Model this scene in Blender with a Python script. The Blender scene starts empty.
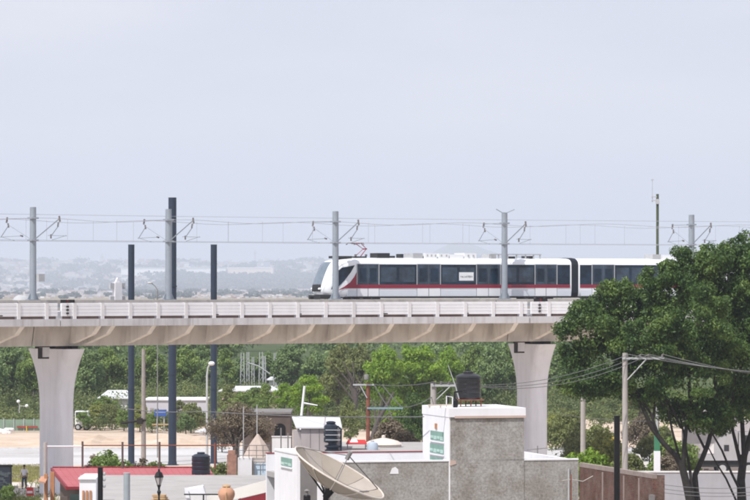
import bpy, math, random
import numpy as np
from mathutils import Vector, Matrix
PI = math.pi
random.seed(7)
SC = bpy.context.scene
COL = SC.collection
F, H, HZ = 3750.0, 15.2, 285.0        # lens in px of a 750 px wide frame, eye height, horizon row

def X(px, D): return (px - 375.0) * D / F
def Z(py, D): return H - (py - HZ) * D / F
def P(px, py, D): return Vector((X(px, D), D, Z(py, D)))

# ------------------------------------------------------------------ materials
def lin(c):
    return tuple(((v / 255.0) / 12.92 if v / 255.0 <= .04045 else ((v / 255.0 + .055) / 1.055) ** 2.4) for v in c)

def nn(nt, t, **kw):
    n = nt.nodes.new(t)
    for k, v in kw.items():
        setattr(n, k, v)
    return n

def ramp(nt, stops):
    r = nn(nt, 'ShaderNodeValToRGB')
    e = r.color_ramp.elements
    while len(e) < len(stops): e.new(.5)
    for q, (p, c) in zip(e, stops):
        q.position = p; q.color = (c[0], c[1], c[2], 1)
    return r

MATS = {}
def mat(name, c, rough=.75, var=.18, scale=1.5, metal=0.0, spec=.3, bump=0.0, bscale=20, dirt=0.0, dcol=(.12, .10, .085), stretch=None, coat=0):
    """colour c (linear) with two octaves of real surface variation, optional weather streaks and bump"""
    if name in MATS: return MATS[name]
    m = bpy.data.materials.new(name); m.use_nodes = True
    nt = m.node_tree; b = nt.nodes['Principled BSDF']
    b.inputs['Roughness'].default_value = rough; b.inputs['Metallic'].default_value = metal
    b.inputs['Specular IOR Level'].default_value = spec
    b.inputs['Coat Weight'].default_value = coat
    tc = nn(nt, 'ShaderNodeTexCoord')
    no = nn(nt, 'ShaderNodeTexNoise'); no.inputs['Scale'].default_value = scale; no.inputs['Detail'].default_value = 8; no.inputs['Roughness'].default_value = .65
    nt.links.new(tc.outputs['Object'], no.inputs['Vector'])
    lo = tuple(v * (1 - var) for v in c); hi = tuple(min(1, v * (1 + var)) for v in c)
    r = ramp(nt, [(.3, lo), (.7, hi)])
    nt.links.new(no.outputs['Fac'], r.inputs['Fac'])
    out = r.outputs['Color']
    if dirt:
        mp = nn(nt, 'ShaderNodeMapping'); mp.inputs['Scale'].default_value = stretch or (1.2, 1.2, .12)
        n2 = nn(nt, 'ShaderNodeTexNoise'); n2.inputs['Scale'].default_value = 1.6; n2.inputs['Detail'].default_value = 6
        nt.links.new(tc.outputs['Object'], mp.inputs['Vector']); nt.links.new(mp.outputs['Vector'], n2.inputs['Vector'])
        r2 = ramp(nt, [(.48, (0, 0, 0)), (.75, (dirt, dirt, dirt))])
        nt.links.new(n2.outputs['Fac'], r2.inputs['Fac'])
        mx = nn(nt, 'ShaderNodeMix', data_type='RGBA')
        nt.links.new(r2.outputs['Color'], mx.inputs[0]); nt.links.new(out, mx.inputs[6]); mx.inputs[7].default_value = (*dcol, 1)
        out = mx.outputs[2]
    nt.links.new(out, b.inputs['Base Color'])
    if bump:
        n3 = nn(nt, 'ShaderNodeTexNoise'); n3.inputs['Scale'].default_value = bscale; n3.inputs['Detail'].default_value = 5
        nt.links.new(tc.outputs['Object'], n3.inputs['Vector'])
        bp = nn(nt, 'ShaderNodeBump'); bp.inputs['Strength'].default_value = bump; bp.inputs['Distance'].default_value = .05
        nt.links.new(n3.outputs['Fac'], bp.inputs['Height']); nt.links.new(bp.outputs['Normal'], b.inputs['Normal'])
    MATS[name] = m
    return m

def brick_mat(name, c1, c2, mortar, w=.4, h=.2, ms=.015, scale=1.0, plaster=None, pl=.5, rot=(PI / 2, 0, 0)):
    """masonry courses, partly skimmed with plaster when asked"""
    m = bpy.data.materials.new(name); m.use_nodes = True
    nt = m.node_tree; b = nt.nodes['Principled BSDF']; b.inputs['Roughness'].default_value = .9; b.inputs['Specular IOR Level'].default_value = .15
    tc = nn(nt, 'ShaderNodeTexCoord'); mp = nn(nt, 'ShaderNodeMapping'); mp.inputs['Rotation'].default_value = rot
    br = nn(nt, 'ShaderNodeTexBrick'); br.inputs['Color1'].default_value = (*c1, 1); br.inputs['Color2'].default_value = (*c2, 1); br.inputs['Mortar'].default_value = (*mortar, 1)
    br.inputs['Scale'].default_value = scale; br.inputs['Brick Width'].default_value = w; br.inputs['Row Height'].default_value = h; br.inputs['Mortar Size'].default_value = ms
    nt.links.new(tc.outputs['Object'], mp.inputs['Vector']); nt.links.new(mp.outputs['Vector'], br.inputs['Vector'])
    no = nn(nt, 'ShaderNodeTexNoise'); no.inputs['Scale'].default_value = 1.4; no.inputs['Detail'].default_value = 9; no.inputs['Roughness'].default_value = .7
    nt.links.new(tc.outputs['Object'], no.inputs['Vector'])
    out = br.outputs['Color']
    if plaster:
        r = ramp(nt, [(pl - .12, (0, 0, 0)), (pl + .12, (1, 1, 1))]); nt.links.new(no.outputs['Fac'], r.inputs['Fac'])
        mx = nn(nt, 'ShaderNodeMix', data_type='RGBA'); nt.links.new(r.outputs['Color'], mx.inputs[0]); nt.links.new(out, mx.inputs[6]); mx.inputs[7].default_value = (*plaster, 1)
        out = mx.outputs[2]
    n4 = nn(nt, 'ShaderNodeTexNoise'); n4.inputs['Scale'].default_value = 9; n4.inputs['Detail'].default_value = 8; n4.inputs['Roughness'].default_value = .75
    nt.links.new(tc.outputs['Object'], n4.inputs['Vector'])
    r4 = ramp(nt, [(.3, (.56, .55, .54)), (.7, (1.28, 1.29, 1.30))]); nt.links.new(n4.outputs['Fac'], r4.inputs['Fac'])
    ml = nn(nt, 'ShaderNodeMix', data_type='RGBA', blend_type='MULTIPLY'); ml.inputs[0].default_value = 1
    nt.links.new(out, ml.inputs[6]); nt.links.new(r4.outputs['Color'], ml.inputs[7])
    n5 = nn(nt, 'ShaderNodeTexNoise'); n5.inputs['Scale'].default_value = .8; n5.inputs['Detail'].default_value = 7
    nt.links.new(tc.outputs['Object'], n5.inputs['Vector'])
    r5 = ramp(nt, [(.38, (.82, .78, .75)), (.56, (1.06, 1.06, 1.06))]); nt.links.new(n5.outputs['Fac'], r5.inputs['Fac'])
    m5 = nn(nt, 'ShaderNodeMix', data_type='RGBA', blend_type='MULTIPLY'); m5.inputs[0].default_value = 1
    nt.links.new(ml.outputs[2], m5.inputs[6]); nt.links.new(r5.outputs['Color'], m5.inputs[7])
    nt.links.new(m5.outputs[2], b.inputs['Base Color'])
    bp = nn(nt, 'ShaderNodeBump'); bp.inputs['Strength'].default_value = .5; bp.inputs['Distance'].default_value = .03
    nt.links.new(n4.outputs['Fac'], bp.inputs['Height']); nt.links.new(bp.outputs['Normal'], b.inputs['Normal'])
    return m

def leaf_mat(name, dark, mid, light, trans=.35):
    m = bpy.data.materials.new(name); m.use_nodes = True
    nt = m.node_tree; b = nt.nodes['Principled BSDF']
    b.inputs['Roughness'].default_value = .55; b.inputs['Specular IOR Level'].default_value = .3
    g = nn(nt, 'ShaderNodeNewGeometry'); tc = nn(nt, 'ShaderNodeTexCoord')
    no = nn(nt, 'ShaderNodeTexNoise'); no.inputs['Scale'].default_value = .55; no.inputs['Detail'].default_value = 3
    nt.links.new(tc.outputs['Object'], no.inputs['Vector'])
    ad = nn(nt, 'ShaderNodeMath', operation='MULTIPLY_ADD'); ad.inputs[1].default_value = .34
    nt.links.new(g.outputs['Random Per Island'], ad.inputs[0])
    m2 = nn(nt, 'ShaderNodeMath', operation='MULTIPLY_ADD'); m2.inputs[1].default_value = 1.5; m2.inputs[2].default_value = -.40
    nt.links.new(no.outputs['Fac'], m2.inputs[0]); nt.links.new(m2.outputs[0], ad.inputs[2])
    r = ramp(nt, [(.05, dark), (.45, mid), (.95, light)]); nt.links.new(ad.outputs[0], r.inputs['Fac'])
    nt.links.new(r.outputs['Color'], b.inputs['Base Color'])
    tr = nn(nt, 'ShaderNodeBsdfTranslucent'); nt.links.new(r.outputs['Color'], tr.inputs['Color'])
    mx = nn(nt, 'ShaderNodeMixShader'); mx.inputs[0].default_value = trans
    nt.links.new(b.outputs[0], mx.inputs[1]); nt.links.new(tr.outputs[0], mx.inputs[2])
    nt.links.new(mx.outputs[0], nt.nodes['Material Output'].inputs['Surface'])
    return m

def patch_mat(name, stops, scale=.08, fine=2.5):
    m = bpy.data.materials.new(name); m.use_nodes = True
    nt = m.node_tree; b = nt.nodes['Principled BSDF']; b.inputs['Roughness'].default_value = .95; b.inputs['Specular IOR Level'].default_value = .1
    tc = nn(nt, 'ShaderNodeTexCoord')
    a = nn(nt, 'ShaderNodeTexNoise'); a.inputs['Scale'].default_value = scale; a.inputs['Detail'].default_value = 10; a.inputs['Roughness'].default_value = .62
    c = nn(nt, 'ShaderNodeTexNoise'); c.inputs['Scale'].default_value = fine; c.inputs['Detail'].default_value = 6
    nt.links.new(tc.outputs['Object'], a.inputs['Vector']); nt.links.new(tc.outputs['Object'], c.inputs['Vector'])
    mm = nn(nt, 'ShaderNodeMath', operation='MULTIPLY_ADD'); mm.inputs[1].default_value = .3; nt.links.new(c.outputs['Fac'], mm.inputs[0])
    m3 = nn(nt, 'ShaderNodeMath', operation='MULTIPLY'); m3.inputs[1].default_value = .7; nt.links.new(a.outputs['Fac'], m3.inputs[0]); nt.links.new(m3.outputs[0], mm.inputs[2])
    r = ramp(nt, stops); nt.links.new(mm.outputs[0], r.inputs['Fac']); nt.links.new(r.outputs['Color'], b.inputs['Base Color'])
    bp = nn(nt, 'ShaderNodeBump'); bp.inputs['Strength'].default_value = .6; bp.inputs['Distance'].default_value = .12
    nt.links.new(mm.outputs[0], bp.inputs['Height']); nt.links.new(bp.outputs['Normal'], b.inputs['Normal'])
    return m

def island_mat(name, stops, rough=.8):
    m = bpy.data.materials.new(name); m.use_nodes = True
    nt = m.node_tree; b = nt.nodes['Principled BSDF']; b.inputs['Roughness'].default_value = rough
    g = nn(nt, 'ShaderNodeNewGeometry'); r = ramp(nt, stops); r.color_ramp.interpolation = 'CONSTANT'
    nt.links.new(g.outputs['Random Per Island'], r.inputs['Fac']); nt.links.new(r.outputs['Color'], b.inputs['Base Color'])
    return m

# concrete and metal
mPIER = mat('pier_concrete', (.80, .82, .89), .8, .06, .35, dirt=.22, dcol=(.33, .31, .30), bump=.1)
mGIRD = mat('girder_concrete', (.61, .585, .555), .85, .12, .5, dirt=.4, dcol=(.25, .20, .17), bump=.15)
mRIB = mat('rib_concrete', (.87, .84, .80), .85, .10, .6, dirt=.35, dcol=(.30, .24, .2))
mSLAB = mat('slab_concrete', (.58, .575, .59), .8, .12, .6, dirt=.55, dcol=(.27, .24, .23), bump=.1)
mPANEL = mat('parapet_panel_paint', (.79, .80, .83), .6, .05, .8, dirt=.14, dcol=(.5, .47, .45), stretch=(1, 1, .4))
mPOST = mat('parapet_post_concrete', (.72, .71, .73), .75, .08, 1.0, dirt=.25, dcol=(.35, .32, .3))
mPLINTH = mat('plinth_concrete', (.42, .39, .36), .85, .15, .8, dirt=.4, dcol=(.2, .18, .17))
mGAPSHADE = mat('brown_gap_shade', (.13, .085, .075), .8, .25, 1.5, dirt=.3, dcol=(.06, .04, .035))  # brown tone painted in for the shade below the parapet panels
mDARK = mat('dark_joint_rubber', (.03, .025, .025), .7, .2)
mSTEEL = mat('galvanised_mast_steel', (.32, .36, .40), .5, .08, 2, metal=.35)
mNAVY = mat('dark_blue_column_paint', (.022, .036, .062), .5, .12, 1.2, dirt=.25, dcol=(.05, .055, .065))
mCABLE = mat('dark_cable_sheath', (.16, .16, .165), .6, .1)
mWIRE = mat('wire_aluminium', (.40, .41, .44), .5, .05, metal=.3)
mINS = mat('insulator_brown', (.15, .135, .135), .4, .1)
mCONC = mat('pole_concrete', (.40, .37, .35), .85, .12, 1.5, dirt=.3, dcol=(.2, .18, .17))
mBLACK = mat('black_paint', (.005, .005, .006), .45, .2)
mBLKPL = mat('black_tank_plastic', (.014, .015, .018), .38, .15, 3, spec=.5)
mBLUPL = mat('navy_tank_plastic', (.012, .020, .034), .38, .15, 3, spec=.5)
mRUST = mat('rusty_iron', (.20, .075, .05), .8, .3, 4)
mWHITE = mat('white_wall_paint', (.78, .78, .81), .8, .05, .7, dirt=.16, dcol=(.45, .42, .4), bump=.06)
mWHITE2 = mat('white_house_paint', (.70, .69, .69), .8, .08, .7, dirt=.25, dcol=(.4, .37, .35))
mGREYW = mat('grey_metal_cladding', (.40, .36, .36), .7, .08, .9, dirt=.3, dcol=(.2, .17, .16))
mROOFW = mat('white_roof_sheet', (.60, .61, .62), .5, .05, .8)
mROOFF = mat('flat_roof_screed', (.37, .355, .34), .9, .12, .6, dirt=.35, dcol=(.28, .26, .24), stretch=(.8, .8, .8), bump=.2)
mREDR = mat('red_roof_paint', (.40, .10, .11), .65, .12, .5, dirt=.3, dcol=(.45, .21, .21), stretch=(.5, .5, .5))
mREDD = mat('dark_red_trim', (.22, .02, .03), .6, .15)
mOCHRE = mat('ochre_brick', (.42, .20, .10), .85, .2, 3)
mBROWNW = mat('brown_plaster_wall', (.11, .085, .075), .9, .2, .8, dirt=.3, dcol=(.09, .06, .05))
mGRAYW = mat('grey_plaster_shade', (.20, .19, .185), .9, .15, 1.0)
mGLASS = mat('train_window_glass', (.008, .022, .042), .10, .8, .9, spec=.32)
mDOORG = mat('train_door_glass', (.024, .044, .070), .12, .8, .8, spec=.6)
mTWHITE = mat('train_white_paint', (.80, .82, .84), .3, .03, .7, spec=.5, coat=.3)
mTSKIRT = mat('train_skirt_paint', (.66, .70, .75), .35, .04, .7, spec=.5)
mTRED = mat('train_red_paint', (.27, .012, .036), .35, .06, .7, spec=.5)
mTDARK = mat('train_underframe', (.03, .032, .036), .7, .2)
mBELLOW = mat('train_bellows_rubber', (.018, .022, .032), .75, .15)
mSILV = mat('equipment_grey', (.42, .43, .44), .6, .1, 2)
mGREENP = mat('olive_mast_paint', (.075, .095, .055), .6, .15)
mGWIN = mat('pale_green_window_glass', (.42, .62, .56), .35, .2, 5, spec=.5)
mGFRAME = mat('green_window_frame', (.20, .34, .29), .6, .15)
mCREAM = mat('cream_dish_mesh', (.34, .295, .245), .7, .08, 1.2, dirt=.2, dcol=(.38, .32, .26))
mCREAM2 = mat('cream_plaster', (.62, .56, .50), .85, .1, 1, dirt=.2, dcol=(.4, .34, .3))
mTERRA = mat('terracotta_clay', (.50, .27, .17), .8, .15, 3)
mWOOD = mat('raw_timber', (.45, .30, .16), .8, .2, 4)
mSKIN = mat('skin', (.30, .17, .115), .6, .05)
mSHIRT = mat('white_shirt_cotton', (.72, .71, .76), .9, .06)
mJEANS = mat('blue_jeans_denim', (.055, .085, .14), .9, .15, 8)
mHAIR = mat('dark_hair', (.015, .012, .01), .6, .2)
mBARK = mat('dark_tree_bark', (.030, .026, .024), .95, .35, 5, bump=.6)
mBARK2 = mat('grey_tree_bark', (.095, .08, .073), .95, .3, 5)
mBLUES = mat('blue_sign_paint', (.035, .09, .32), .5, .08)
mYELL = mat('yellow_machine_paint', (.62, .45, .05), .5, .12)
mGREENB = mat('green_plastic', (.05, .20, .11), .6, .15)
mTYRE = mat('tyre_rubber', (.02, .02, .022), .9, .2)
mGLASSB = mat('vehicle_glass', (.02, .026, .03), .12, .1, spec=.6)
mTRUCK = mat('truck_grey_paint', (.38, .38, .40), .5, .08, 1, dirt=.25, dcol=(.3, .27, .24))
mPINK = mat('pinkish_block_wall', (.52, .40, .35), .9, .1, 1)
mLAMPG = mat('white_lamp_globe', (.85, .85, .84), .3, .02)
mFENCE = mat('green_fence_mesh', (.20, .28, .21), .8, .2, 1)
mSTUCCO = brick_mat('rough_block_wall', (.27, .245, .225), (.225, .205, .19), (.36, .335, .315), .4, .2, .02, 1, plaster=(.36, .35, .335), pl=.40)
mBRICK = brick_mat('red_brick_wall', (.17, .062, .040), (.11, .048, .036), (.16, .12, .105), .28, .085, .014, 1, plaster=(.19, .135, .115), pl=.52)

# ------------------------------------------------------------------ mesh builder
WM = {}
def wm(o): return WM.get(o, Matrix.Identity(4))

def tag(o, label=None, cat=None, group=None, kind=None):
    if label: o['label'] = label
    if cat: o['category'] = cat
    if group: o['group'] = group
    if kind: o['kind'] = kind
    return o

def thing(name, label, cat, loc, rz=0.0, group=None):
    o = bpy.data.objects.new(name, None); COL.objects.link(o)
    o.empty_display_size = .3
    o.location = loc; o.rotation_euler = (0, 0, rz)
    WM[o] = Matrix.Translation(Vector(loc)) @ Matrix.Rotation(rz, 4, 'Z')
    return tag(o, label, cat, group)

class MB:
    def __init__(s): s.v = []; s.f = []
    def add(s, vs, fs):
        b = len(s.v); s.v += [tuple(p) for p in vs]; s.f += [tuple(b + i for i in q) for q in fs]; return s
    def box(s, x0, x1, y0, y1, z0, z1, fr=None):
        q = [(x0, y0, z0), (x1, y0, z0), (x1, y1, z0), (x0, y1, z0), (x0, y0, z1), (x1, y0, z1), (x1, y1, z1), (x0, y1, z1)]
        if fr: q = [fr(*p) for p in q]
        return s.add(q, [(0, 3, 2, 1), (4, 5, 6, 7), (0, 1, 5, 4), (1, 2, 6, 5), (2, 3, 7, 6), (3, 0, 4, 7)])
    def tube(s, pts, r, seg=8, cap=True):
        pts = [Vector(p) for p in pts]; n = len(pts)
        rs = r if isinstance(r, (list, tuple)) else [r] * n
        t0 = (pts[1] - pts[0]).normalized()
        u = t0.cross(Vector((0, 0, 1)) if abs(t0.z) < .9 else Vector((1, 0, 0))).normalized()
        vs = []; fs = []
        for i in range(n):
            t = (pts[min(i + 1, n - 1)] - pts[max(i - 1, 0)]).normalized()
            u = (u - t * u.dot(t)).normalized(); w = t.cross(u)
            for k in range(seg):
                a = 2 * PI * k / seg
                vs.append(pts[i] + (u * math.cos(a) + w * math.sin(a)) * rs[i])
        for i in range(n - 1):
            for k in range(seg):
                k2 = (k + 1) % seg
                fs.append((i * seg + k, i * seg + k2, (i + 1) * seg + k2, (i + 1) * seg + k))
        if cap:
            fs.append(tuple(range(seg - 1, -1, -1))); fs.append(tuple((n - 1) * seg + k for k in range(seg)))
        return s.add(vs, fs)
    def lathe(s, c, prof, seg=20):
        """prof (r, z) turned about the vertical through c"""
        vs = []; fs = []; n = len(prof)
        for r, z in prof:
            for k in range(seg):
                a = 2 * PI * k / seg
                vs.append((c[0] + r * math.cos(a), c[1] + r * math.sin(a), c[2] + z))
        for i in range(n - 1):
            for k in range(seg):
                k2 = (k + 1) % seg
                fs.append((i * seg + k, i * seg + k2, (i + 1) * seg + k2, (i + 1) * seg + k))
        fs.append(tuple(range(seg - 1, -1, -1))); fs.append(tuple((n - 1) * seg + k for k in range(seg)))
        return s.add(vs, fs)
    def loft(s, rings, cap=True):
        n = len(rings[0]); vs = [p for r in rings for p in r]; fs = []
        for i in range(len(rings) - 1):
            for k in range(n):
                k2 = (k + 1) % n
                fs.append((i * n + k, i * n + k2, (i + 1) * n + k2, (i + 1) * n + k))
        if cap:
            fs.append(tuple(range(n - 1, -1, -1))); fs.append(tuple((len(rings) - 1) * n + k for k in range(n)))
        return s.add(vs, fs)
    def prism(s, poly, d):
        """world polygon pushed along vector d"""
        d = Vector(d); a = [Vector(p) for p in poly]
        return s.loft([a, [p + d for p in a]])
    def ball(s, c, r, seg=12, rings=8):
        rr = r if isinstance(r, (list, tuple)) else (r, r, r)
        R = []
        for i in range(1, rings):
            t = PI * i / rings
            R.append([(c[0] + rr[0] * math.sin(t) * math.cos(2 * PI * k / seg), c[1] + rr[1] * math.sin(t) * math.sin(2 * PI * k / seg), c[2] - rr[2] * math.cos(t)) for k in range(seg)])
        return s.loft(R)
    def build(s, name, m, parent=None, smooth=False, label=None):
        me = bpy.data.meshes.new(name)
        vs = s.v
        if parent is not None:
            inv = wm(parent).inverted(); vs = [tuple(inv @ Vector(p)) for p in vs]
        else:
            a = np.array(vs); c = (a.min(0) + a.max(0)) / 2; c[2] = a[:, 2].min(); vs = [tuple(p) for p in (a - c)]
        me.from_pydata(vs, [], s.f); me.update()
        import bmesh
        bm = bmesh.new(); bm.from_mesh(me); bmesh.ops.recalc_face_normals(bm, faces=bm.faces[:]); bm.to_mesh(me); bm.free()
        me.materials.append(m)
        if smooth:
            me.polygons.foreach_set('use_smooth', [True] * len(me.polygons))
            me.set_sharp_from_angle(angle=math.radians(smooth if smooth is not True else 40))
        o = bpy.data.objects.new(name, me); COL.objects.link(o)
        if parent is not None:
            o.parent = parent; WM[o] = wm(parent)
        else:
            o.location = c; WM[o] = Matrix.Translation(Vector(c))
        if label: o['label'] = label
        return o

def bar(a, b, r, seg=6): return MB().tube([a, b], r, seg)

def copy_tree(o, loc, label, rz=None, sc=None):
    c = o.copy(); COL.objects.link(c); c.location = loc; c['label'] = label
    if rz is not None: c.rotation_euler = (0, 0, rz)
    if sc is not None: c.scale = sc
    for ch in list(o.children):
        d = ch.copy(); COL.objects.link(d); d.parent = c
        for g in list(ch.children):
            e = g.copy(); COL.objects.link(e); e.parent = d
    return c

# ------------------------------------------------------------------ render, camera, light
SC.render.engine = 'CYCLES'
SC.cycles.use_denoising = True
SC.cycles.max_bounces = 6; SC.cycles.diffuse_bounces = 3; SC.cycles.glossy_bounces = 2; SC.cycles.transmission_bounces = 4
SC.cycles.transparent_max_bounces = 6; SC.cycles.volume_bounces = 2
SC.cycles.filter_width = 1.9
vs_ = SC.view_settings
vs_.view_transform = 'Standard'; vs_.look = 'None'; vs_.gamma = 1; vs_.use_curve_mapping = False; vs_.exposure = 0.0
cam = bpy.data.cameras.new('camera'); co = bpy.data.objects.new('camera', cam); COL.objects.link(co)
co.location = (0, 0, H); co.rotation_euler = (PI / 2, 0, 0)
cam.sensor_width = 36; cam.lens = 36 * F / 750; cam.shift_y = 35 / 750.0; cam.clip_start = 1; cam.clip_end = 60000
SC.camera = co

SUN = Vector((-.34, -.46, .82)).normalized()
el = math.asin(SUN.z); az = math.atan2(SUN.x, SUN.y)
sl = bpy.data.lights.new('sun', 'SUN'); sl.energy = 4.7; sl.angle = math.radians(.6); sl.color = (1, .975, .94)
so = bpy.data.objects.new('sun', sl); COL.objects.link(so); so.location = (0, -20, 60)
so.rotation_euler = (-SUN).to_track_quat('-Z', 'Y').to_euler()

w = bpy.data.worlds.new('World'); SC.world = w; w.use_nodes = True
nt = w.node_tree; bg = nt.nodes['Background']
sky = nn(nt, 'ShaderNodeTexSky'); sky.sky_type = 'NISHITA'; sky.sun_disc = False
sky.sun_elevation = el; sky.sun_rotation = az; sky.dust_density = 4.0; sky.air_density = 1.2; sky.ozone_density = 1.5; sky.altitude = 1500
bg.inputs['Strength'].default_value = .1
tc = nn(nt, 'ShaderNodeTexCoord'); mp = nn(nt, 'ShaderNodeMapping'); mp.inputs['Scale'].default_value = (6, 6, 26)
cn = nn(nt, 'ShaderNodeTexNoise'); cn.inputs['Scale'].default_value = 1.6; cn.inputs['Detail'].default_value = 5; cn.inputs['Roughness'].default_value = .5
nt.links.new(tc.outputs['Generated'], mp.inputs['Vector']); nt.links.new(mp.outputs['Vector'], cn.inputs['Vector'])
cr = ramp(nt, [(.35, (7.95, 7.95, 9.2)), (.72, (9.2, 9.0, 9.85))]); nt.links.new(cn.outputs['Fac'], cr.inputs['Fac'])
mx = nn(nt, 'ShaderNodeMix', data_type='RGBA'); mx.inputs[0].default_value = .82       # thin white veil of cloud over the clear sky
nt.links.new(sky.outputs['Color'], mx.inputs[6]); nt.links.new(cr.outputs['Color'], mx.inputs[7]); nt.links.new(mx.outputs[2], bg.inputs['Color'])

# ------------------------------------------------------------------ viaduct alignment (plan curve)
A0, A1, DS = -60.0, 130.0, .25
TAB = []
def theta(a): return math.radians(max(20.0, min(46.0, 40.0 - 18.0 / 62.0 * a)))
def _march():
    fwd = []; x, y, a = X(0, 270), 270.0, 0.0
    while a <= A1:
        fwd.append((a, x, y)); t = theta(a + DS / 2); x += math.cos(t) * DS; y += math.sin(t) * DS; a += DS
    back = []; x, y, a = X(0, 270), 270.0, 0.0
    while a >= A0:
        t = theta(a - DS / 2); x -= math.cos(t) * DS; y -= math.sin(t) * DS; a -= DS; back.append((a, x, y))
    return back[::-1] + fwd
TAB = np.array(_march())
def V(a, n, z):
    """a along the line, n metres towards the camera side, z up"""
    x = np.interp(a, TAB[:, 0], TAB[:, 1]); y = np.interp(a, TAB[:, 0], TAB[:, 2]); t = theta(a)
    return Vector((x + math.sin(t) * n, y - math.cos(t) * n, z))
def A_of(px, n=0.0):
    lo, hi = A0, A1
    for _ in range(40):
        m = (lo + hi) / 2; p = V(m, n, 0)
        if 375 + p.x / p.y * F < px: lo = m
        else: hi = m
    return (lo + hi) / 2
def sweep(mb, prof, a0, a1, step=1.0):
    k = max(1, int(math.ceil((a1 - a0) / step)))
    return mb.loft([[V(a0 + (a1 - a0) * i / k, n, z) for n, z in prof] for i in range(k + 1)])
def vbox(mb, a0, a1, n0, n1, z0, z1):
    k = max(1, int(math.ceil((a1 - a0) / 1.5)))
    return sweep(mb, [(n0, z0), (n1, z0), (n1, z1), (n0, z1)], a0, a1, 1.5)

HW = 5.6
ZP_T, ZP_B, ZS_T, ZS_B, ZG_B, ZPL = 13.91, 12.96, 12.78, 12.26, 10.78, 14.10
J1, J2 = A_of(60.5, HW), A_of(530, HW)
SPAN = [(-48.0, J1 - .04, 'left concrete viaduct span with white parapet panels over the person at frame edge'),
        (J1 + .04, J2 - .04, 'long middle concrete viaduct span with slanting ribs carrying the train nose'),
        (J2 + .04, 120.0, 'right concrete viaduct span running behind the big leafy tree')]
ribs_px = [-98, -58, -18, 22, 59, 99, 113, 154, 192, 233, 273, 313, 353, 392, 433, 474, 516, 556, 597, 638, 680, 722, 764, 806]
post_px = [round(19.5 + 27.9 * k, 1) for k in range(-4, 31)]
for s0, s1, lab in SPAN:
    base = V((s0 + s1) / 2, 0, ZG_B)
    t = thing('viaduct_span', lab, 'viaduct', base, group='concrete spans of the elevated railway')
    sweep(MB(), [(-2, ZG_B), (2, ZG_B), (2.3, ZS_B), (-2.3, ZS_B)], s0, s1).build('box_girder', mGIRD, t)
    sweep(MB(), [(-HW, ZS_B), (HW, ZS_B), (HW, ZS_T), (5.0, ZS_T), (5.0, 13.3), (4.75, 13.35), (4.7, 13.0), (-4.7, 13.0), (-4.75, 13.35), (-5, 13.3), (-5, ZS_T), (-HW, ZS_T)], s0, s1).build('deck_slab', mSLAB, t)
    sweep(MB(), [(-.32, 13.002), (.32, 13.002), (.25, ZPL), (-.25, ZPL)], s0, s1).build('centre_plinth', mPLINTH, t)
    for n in (-3.15, -1.65, 1.65, 3.15):
        vbox(MB(), s0, s1, n - .04, n + .04, 13.60, 13.76).build('rail', mSTEEL, t)
        vbox(MB(), s0, s1, n - .3, n + .3, 13.002, 13.598).build('rail_plinth', mPLINTH, t)
    for px in ribs_px:
        a = A_of(px, HW - .1)
        if s0 + .3 < a < s1 - .3:
            vbox(MB(), a - .02, a + .02, HW + .001, HW + .006, ZS_B + .02, ZS_T - .02).build('segment_joint', mPLINTH, t)
            mb = MB(); pr = [(HW - .04, ZS_B - .003), (HW - .75, 11.66), (2.4, 10.98), (1.5, 10.86), (-1.5, 10.86), (-2.4, 10.98), (-HW + .75, 11.66), (-HW + .04, ZS_B - .003)]
            mb.loft([[V(a - .2, n, z) for n, z in pr], [V(a + .2, n, z) for n, z in pr]]).build('rib', mRIB, t)
    pa = [A_of(p, HW) for p in post_px]
    for i, a in enumerate(pa):
        if not (s0 + .2 < a < s1 - .2): continue
        vbox(MB(), a - .14, a + .14, 5.2, HW - .04, ZS_T + .002, ZP_T + .005).build('parapet_post', mPOST, t)
        vbox(MB(), a - .19, a + .19, -HW, -5.2, ZS_T + .002, ZP_T + .02).build('parapet_post', mPOST, t)
    ed = [s0] + [a for a in pa if s0 + .2 < a < s1 - .2] + [s1]
    for q0, q1 in zip(ed[:-1], ed[1:]):
        if q1 - q0 < .45: continue
        for sg in (1, -1):
            mb = MB(); z = ZP_B
            prof = []
            hh = (ZP_T - ZP_B) / 4
            for k in range(4):
                prof += [(sg * 5.47, z + .008), (sg * 5.50, z + .022), (sg * 5.50, z + hh - .022), (sg * 5.47, z + hh - .008)]; z += hh
            prof += [(sg * 5.32, ZP_T - .02), (sg * 5.32, ZP_B + .02)]
            sweep(mb, prof, q0 + .145, q1 - .145, 3).build('parapet_panel', mPANEL, t)
            if sg > 0: vbox(MB(), q0 + .3, q1 - .3, 5.33, 5.45, ZS_T + .002, ZP_B + .018).build('gap_shade_strip', mGAPSHADE, t)  # added dark strip: shade of the gap under the panel, put in as colour
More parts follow.
